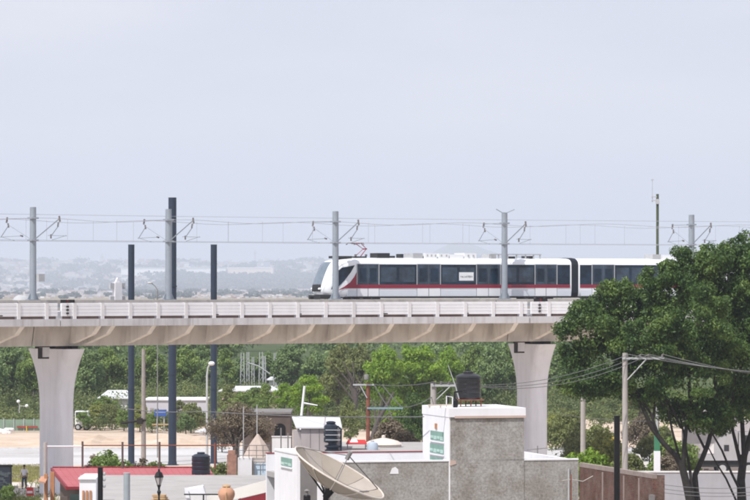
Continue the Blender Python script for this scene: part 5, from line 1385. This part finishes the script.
for k, (px, yt) in enumerate(((80, 255), (102, 253.5), (255, 249.5), (10, 256))):
    D = 17000; z = hz(X(px, D), D) - 1
    t = thing('far_tower', ['thin tower above white block on far ridge', 'thin tower on far ridge left of the dark columns', 'tallest thin tower on far ridge left of train', 'thin tower on far ridge at left frame edge'][k], 'tower', (X(px, D), D, z), group='thin towers on the far ridge')
    MB().tube([(X(px, D), D, z), (X(px, D), D, Z(yt, D))], [4.0, 2.4], 6).build('shaft', mSILV, t)
    MB().box(X(px, D) - 6.8, X(px, D) + 6.8, D - 4, D + 4, Z(yt + 4.5, D), Z(yt + 4.5, D) + 9).build('platform', mSILV, t)

# ------------------------------------------------------------------ vegetation
def leaves(seedv, lobes, n, size, aspect=.5, sub=14, subr=(.28, .5), droop=0.0, fill=.0):
    """n small leaf faces gathered in clumps over the given lobes (centre, radii)"""
    rs = np.random.RandomState(seedv)
    C = []; R = []
    for c, r in lobes:
        for k in range(sub):
            d = rs.normal(size=3); d /= np.linalg.norm(d)
            if d[2] < -.35: d[2] *= -.5
            rad = rs.uniform(.55, .98)
            C.append(np.array(c) + d * np.array(r) * rad); R.append(np.array(r) * rs.uniform(*subr) * np.array([1, 1, .8]))
    C = np.array(C); R = np.array(R)
    wgt = (R.prod(1)) ** (2 / 3.0); wgt /= wgt.sum()
    idx = rs.choice(len(C), n, p=wgt)
    d = rs.normal(size=(n, 3)); d /= np.linalg.norm(d, axis=1)[:, None]
    rad = rs.uniform(.25, 1, n) ** .45 * rs.uniform(.82, 1.18, n)
    pos = C[idx] + d * R[idx] * rad[:, None]
    if fill:
        k = int(n * fill); L = rs.randint(0, len(lobes), k)
        dd = rs.normal(size=(k, 3)); dd /= np.linalg.norm(dd, axis=1)[:, None]
        pos[:k] = np.array([lobes[i][0] for i in L]) + dd * np.array([lobes[i][1] for i in L]) * (rs.uniform(0, 1, k) ** .5)[:, None] * .92
        d[:k] = dd
    nrm = d * .75 + rs.normal(size=(n, 3)) * .55 + np.array([0, 0, .35]); nrm /= np.linalg.norm(nrm, axis=1)[:, None]
    t = np.cross(nrm, rs.normal(size=(n, 3))); t /= np.linalg.norm(t, axis=1)[:, None]
    t[:, 2] -= droop; b = np.cross(nrm, t); b /= np.linalg.norm(b, axis=1)[:, None]
    s = (size * rs.uniform(.55, 1.35, n))[:, None]
    v = np.stack([pos - t * s, pos + b * s * aspect + nrm * s * .12, pos + t * s, pos - b * s * aspect + nrm * s * .12], 1).reshape(-1, 3)
    return v
def leaf_object(name, v, m, parent=None, loc=None):
    n = len(v) // 4
    me = bpy.data.meshes.new(name)
    inv = wm(parent).inverted() if parent is not None else Matrix.Translation(-Vector(loc or (0, 0, 0)))
    A = np.array(inv); vv = v @ A[:3, :3].T + A[:3, 3]
    me.vertices.add(n * 4); me.vertices.foreach_set('co', vv.astype(np.float32).ravel())
    me.loops.add(n * 4); me.loops.foreach_set('vertex_index', np.arange(n * 4, dtype=np.int32))
    me.polygons.add(n); me.polygons.foreach_set('loop_start', np.arange(0, n * 4, 4, dtype=np.int32)); me.polygons.foreach_set('loop_total', np.full(n, 4, dtype=np.int32))
    me.update(calc_edges=True); me.materials.append(m)
    o = bpy.data.objects.new(name, me); COL.objects.link(o)
    if parent is not None: o.parent = parent; WM[o] = wm(parent)
    elif loc: o.location = loc
    return o
mL_DARK = leaf_mat('leaf_deep_green', (.012, .036, .009), (.055, .115, .024), (.22, .31, .075))
mL_MID = leaf_mat('leaf_mid_green', (.065, .12, .026), (.175, .26, .062), (.35, .44, .12))
mL_BRIGHT = leaf_mat('leaf_bright_green', (.085, .16, .014), (.21, .35, .03), (.38, .52, .07), .45)
mL_OLIVE = leaf_mat('leaf_olive_green', (.085, .105, .032), (.19, .22, .07), (.32, .35, .13))
mL_BLUE = leaf_mat('leaf_bluish_green', (.06, .115, .04), (.155, .235, .08), (.32, .41, .155))
mL_YEL = leaf_mat('leaf_yellow_green', (.13, .16, .03), (.27, .30, .07), (.42, .43, .14))
mL_BROWN = leaf_mat('leaf_dry_brown', (.085, .068, .045), (.17, .135, .09), (.27, .22, .15), .2)
mL_ORANGE = leaf_mat('blossom_orange', (.16, .06, .03), (.26, .10, .045), (.34, .17, .08), .3)

# --- the two big trees at right
D = 235.0
def lobe(px, py, rx, ry, dd=0.0, ryd=None):
    s = F / D
    return ((X(px, D), D + dd, Z(py, D)), (rx / s, (ryd or (rx + ry) / 2) / s, ry / s))
t = thing('big_tree', 'large dark leafy tree with leaning branches in front of viaduct at right', 'tree', (X(694, D), D, 0), group='big trees at right')
LB = [lobe(594, 333, 36, 40), lobe(574, 362, 17, 28, 1), lobe(600, 378, 30, 16, -1), lobe(632, 312, 36, 38, 1), lobe(650, 345, 40, 38, -2), lobe(668, 290, 34, 32), lobe(692, 275, 30, 32, 1), lobe(690, 320, 42, 44, -2.5), lobe(655, 372, 32, 24, 1), lobe(690, 380, 44, 36, -1), lobe(612, 292, 16, 14), lobe(702, 412, 26, 18, .5), lobe(712, 265, 22, 26, .6), lobe(640, 362, 30, 22, 2), lobe(722, 352, 26, 34, 1.5), lobe(680, 350, 40, 40, 2), lobe(570, 386, 16, 14, .5), lobe(588, 392, 20, 11, 0), lobe(616, 388, 22, 13, -.5), lobe(648, 398, 22, 14, .5), lobe(672, 412, 20, 14, 1), lobe(702, 424, 18, 12, 0), lobe(728, 416, 16, 14, .5), lobe(592, 350, 20, 18, 1), lobe(582, 318, 16, 22, 1), lobe(604, 318, 20, 24, .5), lobe(660, 315, 24, 24, 2), lobe(702, 300, 22, 24, 2), lobe(726, 325, 22, 26, 2), lobe(738, 292, 16, 20, 1), lobe(678, 310, 20, 22, 3), lobe(714, 284, 18, 20, 3), lobe(744, 312, 18, 24, 3), lobe(668, 268, 12, 10, 0)]
leaf_object('crown', leaves(11, LB, 135000, .105, .5, 34, (.12, .30), .3, .18), mL_DARK, t)
def limb(pts, rs): return MB().tube([Vector((X(a, D + (q[2] if len(q) > 2 else 0)), D + (q[2] if len(q) > 2 else 0), Z(b, D))) for q in pts for a, b in [q[:2]]], [r * .56 for r in rs], 9)
g = Z(528, D)
limb([(694, 527), (690, 500), (686, 482), (682, 466)], [.62, .50, .44, .40]).build('trunk', mBARK, t, smooth=50)
for pts, rs in (([(682, 468), (676, 456), (664, 444), (652, 428), (640, 402), (630, 380), (620, 350)], [.34, .32, .30, .27, .22, .18, .10]),
                ([(683, 470), (684, 450), (686, 430), (690, 400), (688, 360), (684, 310)], [.30, .26, .22, .2, .16, .08]),
                ([(660, 440), (651, 414), (640, 396), (634, 388), (606, 370)], [.16, .15, .14, .12, .06]),
                ([(652, 428), (655, 405), (652, 388), (660, 350)], [.16, .14, .12, .06]),
                ([(681, 464), (672, 430), (668, 408), (662, 380)], [.14, .13, .11, .06]),
                ([(693, 500, 0), (690, 470, .5), (686, 450, .8), (684, 435, 1), (676, 400, 1)], [.2, .16, .14, .12, .07]),
                ([(700, 527, 1), (696, 492, 1), (695, 476, 1), (702, 460, 1), (708, 445, 1), (713, 425, 1), (716, 395, 1), (714, 340, 1)], [.5, .36, .32, .30, .27, .24, .2, .1]),
                ([(706, 452, 1), (698, 436, 1), (694, 420, 1), (690, 404, 1)], [.16, .13, .11, .07]),
                ([(712, 430, 1), (722, 418, 1.2), (732, 402, 1.4), (738, 370, 1.4)], [.15, .13, .11, .06]),
                ([(714, 430, 1), (712, 412, 1), (706, 396, 1)], [.12, .1, .06])):
    limb(pts, rs).build('limb', mBARK, t, smooth=50)
for k in range(16):
    pts = random.choice([[(668, 408), (660, 396), (655, 380)], [(690, 420), (700, 402), (704, 385)], [(640, 400), (628, 392), (615, 385)], [(684, 430), (676, 412), (670, 398)], [(716, 395, 1), (724, 385, 1), (730, 368, 1)]])
    j = random.uniform(-8, 8)
    limb([(p[0] + j, p[1] + j * .4) for p in pts], [.07, .05, .03]).build('twig', mBARK, t)
D = 238.0
t = thing('big_tree', 'second large dark tree with thick trunk cut by right frame edge', 'tree', (X(745, D), D, 0), group='big trees at right')
LB = [lobe(738, 262, 32, 28), lobe(765, 275, 40, 44), lobe(736, 310, 36, 42, 1), lobe(770, 340, 46, 50, -1), lobe(735, 360, 36, 40, -1.5), lobe(770, 395, 50, 36), lobe(738, 400, 28, 28, .5), lobe(810, 340, 50, 60), lobe(722, 425, 16, 14, 1)]
leaf_object('crown', leaves(12, LB, 80000, .105, .5, 34, (.12, .30), .3, .18), mL_DARK, t)
limb([(742, 530), (742, 505), (741, 480), (744, 455)], [.66, .56, .48, .42]).build('trunk', mBARK, t, smooth=50)
for pts, rs in (([(744, 458), (752, 430), (760, 400), (768, 350)], [.34, .3, .25, .12]), ([(742, 470), (735, 440), (730, 420), (727, 390)], [.24, .2, .16, .08]),
                ([(740, 490, -.4), (732, 474, -.6), (722, 450, -.8), (714, 436, -1), (704, 420, -1)], [.16, .14, .12, .1, .06]), ([(744, 455), (742, 420), (740, 380), (744, 320)], [.28, .24, .2, .1]),
                ([(736, 500, -.5), (726, 478, -.7), (716, 462, -.9), (708, 446, -1.1)], [.12, .11, .09, .06])):
    limb(pts, rs).build('limb', mBARK, t, smooth=50)

# --- generic trees: four kinds built once, then copied
def proto_tree(name, seedv, lobes, n, size, lm, trunk_pts, limbs, label, loc, group, bark=mBARK2, subn=16, fill=.2):
    t = thing(name, label, 'tree', (0, 0, 0), 0, group)
    leaf_object('crown', leaves(seedv, lobes, n, size, .55, subn, (.2, .4), .2, fill), lm, t)
    MB().tube(trunk_pts[0], trunk_pts[1], 8).build('trunk', bark, t, smooth=50)
    for p, r in limbs: MB().tube(p, r, 6).build('limb', bark, t, smooth=50)
    t.location = loc
    return t
GRP = 'trees beyond the pale road'
LBroad = [((0, 0, 5.2), (2.6, 2.4, 2.3)), ((-1.8, .3, 4.4), (1.9, 1.8, 1.7)), ((1.9, -.2, 4.6), (1.9, 1.8, 1.9)), ((.4, .2, 6.6), (1.7, 1.7, 1.4)), ((-.8, -.8, 3.4), (2.2, 1.8, 1.2)), ((1.4, -.6, 3.1), (1.8, 1.6, 1.1))]
LRound = [((0, 0, 4.6), (2.8, 2.6, 2.6)), ((-1.4, -.4, 3.6), (2.2, 2, 1.9)), ((1.6, -.2, 3.8), (2.1, 2, 2.2)), ((.2, 0, 6.4), (1.8, 1.8, 1.3)), ((0, -.9, 2.4), (2.6, 1.8, 1.3))]
LOpen = [((-1.2, 0, 5.8), (1.5, 1.4, 1.1)), ((1.4, .3, 5.6), (1.6, 1.5, 1.2)), ((.1, .2, 6.9), (1.4, 1.3, 1.0)), ((-1.9, -.3, 4.3), (1.3, 1.2, .9)), ((2.1, -.4, 4.2), (1.4, 1.3, 1.0)), ((.2, -.6, 4.5), (1.4, 1.2, .9)), ((-.8, -.4, 3.1), (1.2, 1.1, .8)), ((1.2, -.2, 2.9), (1.2, 1.1, .8))]
LTall = [((0, 0, 3.0), (1.6, 1.5, 2.0)), ((.2, 0, 5.2), (1.35, 1.3, 1.9)), ((-.1, 0, 7.0), (.9, .9, 1.3)), ((-.7, -.3, 2.2), (1.3, 1.2, 1.3)), ((.8, -.3, 2.4), (1.2, 1.2, 1.4))]
TK = ([(0, 0, -.2), (.08, 0, 1.5), (0, .1, 3.2), (.1, 0, 5)], [.26, .2, .16, .08])
LM = [([(.05, 0, 1.6), (-.9, .1, 3), (-1.7, .2, 4.4)], [.12, .09, .04]), ([(.05, 0, 1.8), (1, -.1, 3.2), (1.9, -.2, 4.6)], [.12, .09, .04]), ([(0, 0, 2.4), (.3, -.4, 4), (.3, -.2, 5.8)], [.1, .08, .04])]
KINDS = {'broad': (LBroad, 11000, .175, 31), 'round': (LRound, 11000, .175, 32), 'open': (LOpen, 8500, .15, 33), 'tall': (LTall, 7500, .155, 34)}
LEAF = {'mid': mL_MID, 'blue': mL_BLUE, 'bright': mL_BRIGHT, 'olive': mL_OLIVE, 'dark': mL_DARK, 'yel': mL_YEL}
PROTO = {}
def tree(kind, leaf, px, D, ytop, wpx, lab, name='leafy_tree', zoff=0.0, group=GRP):
    h = Z(ytop, D); wd = wpx * D / F
    base_h = {'broad': 7.9, 'round': 7.6, 'open': 7.7, 'tall': 8.2}[kind]; base_w = {'broad': 7.4, 'round': 6.6, 'open': 7.0, 'tall': 3.8}[kind]
    sc = (wd / base_w, wd / base_w, h / base_h)
    rz = (px * 1.37) % (2 * PI)
    loc = (X(px, D), D, 0)
    key = (kind, leaf)
    if key not in PROTO:
        lb, n, sz, sd = KINDS[kind]
        o = proto_tree(name, sd + len(PROTO), lb, n, sz, LEAF[leaf], TK, LM, lab, loc, group)
        o.scale = sc; o.rotation_euler = (0, 0, rz); PROTO[key] = o; o['group'] = group
    else:
        o = copy_tree(PROTO[key], loc, lab, rz, sc); o.name = name; o['group'] = group
    return o
TREES = [
 ('broad', 'blue', -14, 440, 352, 52, 'dark tree at the very left frame edge above green fence'),
 ('broad', 'blue', 12, 452, 346, 50, 'tall dark tree behind the twin globe lamp'),
 ('broad', 'mid', 34, 446, 350, 42, 'mid green tree partly hidden by the left pier, left side'),
 ('round', 'blue', 88, 446, 349, 46, 'dark bluish tree just right of the left pier'),
 ('broad', 'mid', 108, 455, 347, 44, 'mid green tree left of the leftmost dark column'),
 ('round', 'blue', 126, 462, 352, 40, 'bluish tree directly behind the leftmost dark column'),
 ('broad', 'mid', 153, 458, 346, 48, 'bushy green tree between the leftmost and tallest dark columns'),
 ('round', 'mid', 184, 452, 347, 46, 'round green tree right behind the tallest dark column'),
 ('broad', 'blue', 203, 466, 346, 44, 'bluish green tree behind the curved white street lamp'),
 ('open', 'mid', 226, 470, 349, 42, 'loose green tree left of the pale gantry posts'),
 ('round', 'blue', 246, 520, 356, 44, 'hazy bluish tree behind the left gantry posts'),
 ('round', 'blue', 268, 530, 352, 46, 'hazy bluish tree behind the right gantry posts'),
 ('broad', 'blue', 292, 500, 346, 54, 'dark bluish tree right of the gantry posts under girder'),
 ('round', 'blue', 318, 490, 352, 46, 'dark bluish tree above the light green small tree'),
 ('open', 'olive', 338, 412, 347, 62, 'loose olive tree left of the rusty red pole'),
 ('open', 'bright', 309, 392, 376, 52, 'small yellowish green tree above the pitched white roof'),
 ('tall', 'mid', 266, 384, 383, 24, 'narrow dark green tree above the arched house'),
 ('open', 'olive', 228, 402, 386, 40, 'loose olive tree in front of the long low house, left end'),
 ('broad', 'mid', 252, 408, 387, 34, 'green tree in front of the long low house, middle'),
 ('open', 'bright', 284, 398, 384, 36, 'light green tree beside the right end of the long low house'),
 ('open', 'mid', 106, 404, 396, 34, 'loose green tree before the white roofed house'),
 ('open', 'olive', 181, 392, 401, 24, 'small olive tree before the white compound, right of tall column'),
 ('open', 'mid', 243, 396, 392, 36, 'low loose green tree above the bare brown tree'),
 ('broad', 'olive', 358, 440, 346, 48, 'olive green tree behind the rusty red pole top'),
 ('broad', 'bright', 384, 418, 345, 60, 'bright green tree right of the rusty red pole'),
 ('round', 'bright', 420, 424, 344, 70, 'brightest green round tree behind the tower pole'),
 ('broad', 'bright', 448, 432, 346, 44, 'bright green tree behind the black tower tank, left'),
 ('broad', 'mid', 472, 446, 345, 46, 'mid green tree directly behind the black tower tank'),
 ('round', 'blue', 494, 440, 346, 46, 'dark tree filling the gap left of the right pier'),
 ('broad', 'mid', 512, 452, 345, 40, 'green tree hidden partly by the right pier, left side'),
 ('round', 'dark', 413, 330, 392, 34, 'very dark low tree left of the white tower'),
 ('open', 'bright', 397, 345, 398, 34, 'loose light green tree above the cream cistern'),
 ('open', 'olive', 350, 335, 402, 34, 'thin olive tree left of the cream cistern'),
 ('round', 'blue', 560, 470, 350, 50, 'dark tree just right of the right pier'),
 ('broad', 'blue', 590, 450, 362, 48, 'dark tree behind the short concrete pole'),
 ('broad', 'mid', 616, 436, 380, 46, 'mid green tree behind the black post'),
 ('open', 'olive', 640, 420, 392, 44, 'olive tree behind white pickup under the big crown'),
 ('broad', 'mid', 668, 430, 390, 46, 'green tree behind the leaning branches of big tree'),
 ('broad', 'mid', 700, 425, 388, 46, 'green tree behind the gabled house, left side'),
 ('round', 'mid', 738, 428, 386, 50, 'green tree behind the gabled house, right side'),
]
for kd, lf, px, D, yt, wp, lab in TREES: tree(kd, lf, px, D, yt, wp, lab)
# shrubs
SHR = {}
def shrub(leaf, px, D, ytop, wpx, lab, yb=None, group='shrubs around the road and lot'):
    h = max(.35, Z(ytop, D)); wd = max(wpx * D / F, h * .95)
    loc = (X(px, D), D, 0)
    if leaf not in SHR:
        t = thing('shrub', lab, 'shrub', (0, 0, 0), 0, group)
        lb = [((0, 0, .55), (.42, .42, .42)), ((-.28, .05, .38), (.28, .3, .33)), ((.3, -.05, .4), (.27, .3, .36)), ((.05, -.1, .8), (.22, .22, .2))]
        leaf_object('foliage', leaves(50 + len(SHR), lb, 6500, .030, .55, 22, (.14, .32), .1, .25), {**LEAF, 'brown': mL_BROWN, 'orange': mL_ORANGE}[leaf], t)
        MB().tube([(0, 0, -.02), (.02, 0, .3), (0, .02, .6)], [.03, .025, .01], 5).build('stem', mBARK2, t)
        SHR[leaf] = t; o = t
    else:
        o = copy_tree(SHR[leaf], loc, lab)
    o.location = loc; o.scale = (wd, wd, h); o.rotation_euler = (0, 0, px % 6.28); o['label'] = lab; o['group'] = group
    return o
for a in [('mid', 676, 268, 436, 22, 'green shrub behind the main leaning trunk of big tree'), ('brown', 668, 266, 452, 14, 'dry shrub beside the painted post'), ('olive', 628, 270, 452, 16, 'olive shrub before the white pickup bonnet'), ('yel', 96, 396, 404, 26, 'yellow green shrub right of left pier before dark trees'), ('mid', 84, 392, 410, 22, 'green shrub above the white van'), ('olive', 112, 394, 403, 28, 'olive shrub left of the leftmost dark column'),
          ('mid', 124, 390, 408, 22, 'green shrub at the leftmost dark column foot trees'), ('yel', 140, 388, 404, 22, 'yellow green shrub behind the pale wooden pole'), ('mid', 152, 385, 412, 16, 'small green shrub left of the blue sign'),
          ('olive', 191, 384, 402, 28, 'broad olive shrub left of white street lamp'), ('blue', 186, 378, 412, 22, 'dark shrub in front of the olive one by street lamp'), ('brown', 178, 380, 416, 18, 'dry brown shrub right of the tallest dark column'),
          ('mid', 226, 372, 404, 26, 'green shrub right of the right dark column'), ('olive', 238, 360, 412, 24, 'olive shrub beside the brown bare tree'), ('brown', 222, 340, 424, 26, 'dry brown shrub left of the brown bare tree'),
          ('olive', 566, 330, 410, 24, 'olive shrub just right of the right pier'), ('yel', 556, 345, 414, 18, 'yellow green shrub touching the right pier'), ('olive', 600, 320, 424, 26, 'olive shrub between concrete pole and yellow loader'), ('olive', 576, 300, 436, 20, 'olive shrub in front of the dark cistern'), ('bright', 574, 245, 454, 12, 'bright low bush above the grey wall corner'),
          ('bright', 593, 242, 449, 24, 'bright low bush right of the short concrete pole'), ('yel', 607, 300, 430, 18, 'yellowish shrub before the yellow loader'), ('olive', 650, 305, 436, 18, 'olive shrub left of the painted post'),
          ('mid', 110, 240, 449.5, 14, 'green garden shrub behind red roof, left one'), ('brown', 133, 241, 459.5, 12, 'dry shrub behind red roof near leftmost column foot'), ('olive', 151, 241, 460, 12, 'olive shrub behind red roof near tall column foot'),
          ('olive', 220, 238, 461, 11, 'olive shrub right of the tank on red roof'), ('brown', 104, 241, 456, 8, 'small dry shrub left of the green garden shrub'),
          ('mid', 29, 396, 418, 12, 'small shrub beneath the twin globe lamp'), ('olive', 660, 330, 425, 26, 'olive shrub behind leaning branches'), ('brown', 405, 300, 428, 24, 'dry brown shrub left of the white tower'),
          ('brown', 392, 310, 418, 22, 'dry brown shrub behind the cream cistern'), ('brown', 640, 340, 415, 30, 'dry brown brush behind the white pickup'), ('mid', 8, 258, 484, 18, 'green shrub at foot of the dark totem')]:
    shrub(*a)
# bare brown tree left of arched house
D = 246
t = thing('bare_tree', 'bare brown tree with dry twigs left of arched house', 'tree', (X(236, D), D, 0), group=GRP)
rr = random.Random(5)
MB().tube([Vector((X(236, D), D, 0)), P(236, 450, D), P(237, 436, D)], [.3, .22, .18], 8).build('trunk', mBARK2, t)
for k in range(26):
    x0, y0 = 236 + rr.uniform(-3, 3), rr.uniform(430, 448); x1 = 238 + rr.uniform(-30, 34); y1 = rr.uniform(402, 428)
    d1 = rr.uniform(-2, 2)
    MB().tube([P(x0, y0, D), P((x0 + x1) / 2 + rr.uniform(-3, 3), (y0 + y1) / 2 - 2, D + d1 / 2), P(x1, y1, D + d1)], [.09, .05, .015], 5).build('limb', mBARK2, t)
s = F / D
LBb = [((X(px, D), D + dd, Z(py, D)), (rx / s, rx / s, ry / s)) for px, py, rx, ry, dd in ((236, 424, 26, 16, 0), (215, 430, 14, 12, .5), (258, 428, 16, 14, -.5), (240, 412, 18, 10, 0), (262, 438, 10, 10, 0))]
leaf_object('dry_foliage', leaves(77, LBb, 5500, .10, .35, 18, (.3, .6), .2, .4), mL_BROWN, t)
# grey bare branches over the olive tree near the red pole
D = 400
t = thing('bare_tree', 'grey dead tree with thin forking branches left of red pole', 'tree', (X(352, D), D, 0), group=GRP)
MB().tube([Vector((X(350, D), D, 0)), P(353, 420, D), P(356, 400, D), P(355, 388, D)], [.35, .28, .22, .15], 8).build('trunk', mBARK2, t)
for k in range(16):
    x0, y0 = 355 + rr.uniform(-2, 2), rr.uniform(385, 402); x1 = 350 + rr.uniform(-22, 18); y1 = rr.uniform(358, 384)
    MB().tube([P(x0, y0, D), P((x0 + x1) / 2 + rr.uniform(-3, 3), (y0 + y1) / 2 - 2, D), P(x1, y1, D + rr.uniform(-2, 2))], [.12, .07, .02], 5).build('limb', mBARK2, t)
t = thing('bare_tree', 'dark slanting bare trunk right of the red pole foot', 'tree', (X(373, 330), 330, 0), group=GRP)
MB().tube([Vector((X(371, 330), 330, 0)), P(372, 440, 330), P(378, 420, 330), P(388, 404, 330), P(394, 392, 330)], [.3, .26, .2, .14, .05], 8).build('trunk', mBARK2, t)
for x1, y1 in ((398, 410), (384, 392), (372, 400)): MB().tube([P(377, 424, 330), P((377 + x1) / 2, (420 + y1) / 2, 330), P(x1, y1, 330)], [.12, .08, .03], 6).build('limb', mBARK2, t)

# far wood behind the tree row: one mass
rs = np.random.RandomState(8)
V_ = []
for k in range(150):
    D = rs.uniform(620, 1500); px = rs.uniform(-60, 810)
    h = min(rs.uniform(8.0, 11.0), 11.8) if D < 700 else rs.uniform(7, 11); r = rs.uniform(4.0, 8.0)
    V_.append(leaves(200 + k, [((X(px, D), D, h * .55), (r, r, h * .45))], 900, .42, .6, 9, (.3, .5), .1, .3))
o = leaf_object('far_wood', np.concatenate(V_), mL_BLUE); o['kind'] = 'stuff'; o['label'] = 'hazy green far wood behind the tree row'
V_ = []
for k in range(600):
    y = rs.uniform(11000, 16000); px = rs.uniform(-60, 560)
    if k >= 420: y = 4000 * 2.8 ** rs.uniform(0, 1)
    if k < 230: px = rs.uniform(160, 325); y = rs.uniform(10800, 13100)
    x = X(px, y); r = rs.uniform(20, 38) * (1 if k < 420 else y / 22000); z = max(0, hz(x, y))
    V_.append(leaves(700 + k, [((x, y, z + r * .3), (r * 1.3, r, r * .55))], 130, 6.0 if k < 420 else y / 2600, .7, 5, (.4, .6), .0, .3))
o = leaf_object('city_trees', np.concatenate(V_), leaf_mat('far_tree_leaf', (.05, .065, .06), (.085, .11, .10), (.13, .16, .14))); o['kind'] = 'stuff'; o['label'] = 'dark bluish tree mass among the distant city'
# undergrowth in front of the tree row
V_ = []
for k in range(330):
    D = rs.uniform(389, 470); px = rs.uniform(-40, 800); r = rs.uniform(.9, 1.7) if D < 424 else rs.uniform(1.8, 3.4)
    V_.append(leaves(1200 + k, [((X(px, D), D, r * .5), (r * 1.4, r, r * .85))], 520, .15, .5, 9, (.2, .42), .0, .3))
o = leaf_object('undergrowth', np.concatenate(V_), leaf_mat('undergrowth_leaf', (.05, .085, .026), (.13, .17, .058), (.28, .31, .11))); o['kind'] = 'stuff'; o['label'] = 'low olive undergrowth at the foot of tree row'
# grass
def grass(name, lab, x0, x1, y0, y1, n, hgt, m, seedv):
    r_ = np.random.RandomState(seedv)
    x = r_.uniform(x0, x1, n); y = r_.uniform(y0, y1, n); a = r_.uniform(0, PI, n); h = hgt * r_.uniform(.4, 1.3, n); w_ = .05
    lx, ly = r_.normal(size=n) * .12, r_.normal(size=n) * .12
    z = np.zeros(n)
    v = np.stack([np.stack([x - np.cos(a) * w_, y - np.sin(a) * w_, z], 1), np.stack([x + np.cos(a) * w_, y + np.sin(a) * w_, z], 1), np.stack([x + lx + .01, y + ly, h], 1), np.stack([x + lx - .01, y + ly, h * .98], 1)], 1).reshape(-1, 3)
    o = leaf_object(name, v, m); o['kind'] = 'stuff'; o['label'] = lab
grass('tall_grass', 'tall yellow green grass behind the walking person', X(-40, 300), X(45, 300), 289, 311, 12000, .32, leaf_mat('grass_blades', (.30, .29, .11), (.46, .45, .18), (.60, .56, .28), .5), 3)
grass('weeds', 'green weeds at the near edge of the path', X(-40, 262), X(40, 262), 256, 263, 9000, .35, mL_OLIVE, 5)

mb = MB(); rr = random.Random(31)
for k in range(900):
    y = rr.uniform(238, 312); x = X(rr.uniform(-20, 770), y); r_ = rr.uniform(.05, .18) * (1 if rr.random() < .9 else 2.2)
    mb.box(x - r_, x + r_ * rr.uniform(.5, 1.4), y - r_, y + r_, -.02, r_ * rr.uniform(.5, 1.2))
o = mb.build('rubble', island_mat('rubble_stone', [(0, (.45, .38, .31)), (.4, (.30, .25, .2)), (.7, (.55, .5, .45)), (.9, (.2, .16, .13))])); o['kind'] = 'stuff'; o['label'] = 'small stones and rubble strewn over the sandy lot'
grass('lot_weeds', 'thin weeds scattered over the sandy lot', X(-30, 250), X(780, 250), 240, 300, 9000, .3, mL_OLIVE, 15)

# ------------------------------------------------------------------ haze
hzb = MB().box(-11000, 11000, -80, 30400, -1.0, 480.0)
hm = bpy.data.materials.new('haze_air'); hm.use_nodes = True
ht = hm.node_tree; ht.nodes.remove(ht.nodes['Principled BSDF'])
pv = nn(ht, 'ShaderNodeVolumePrincipled'); pv.inputs['Color'].default_value = (.77, .855, 1.0, 1); pv.inputs['Density'].default_value = .000108; pv.inputs['Anisotropy'].default_value = 0.1
ht.links.new(pv.outputs[0], ht.nodes['Material Output'].inputs['Volume'])
o = hzb.build('haze', hm); o['kind'] = 'stuff'; o['label'] = 'pale bluish haze in the air over the whole scene'
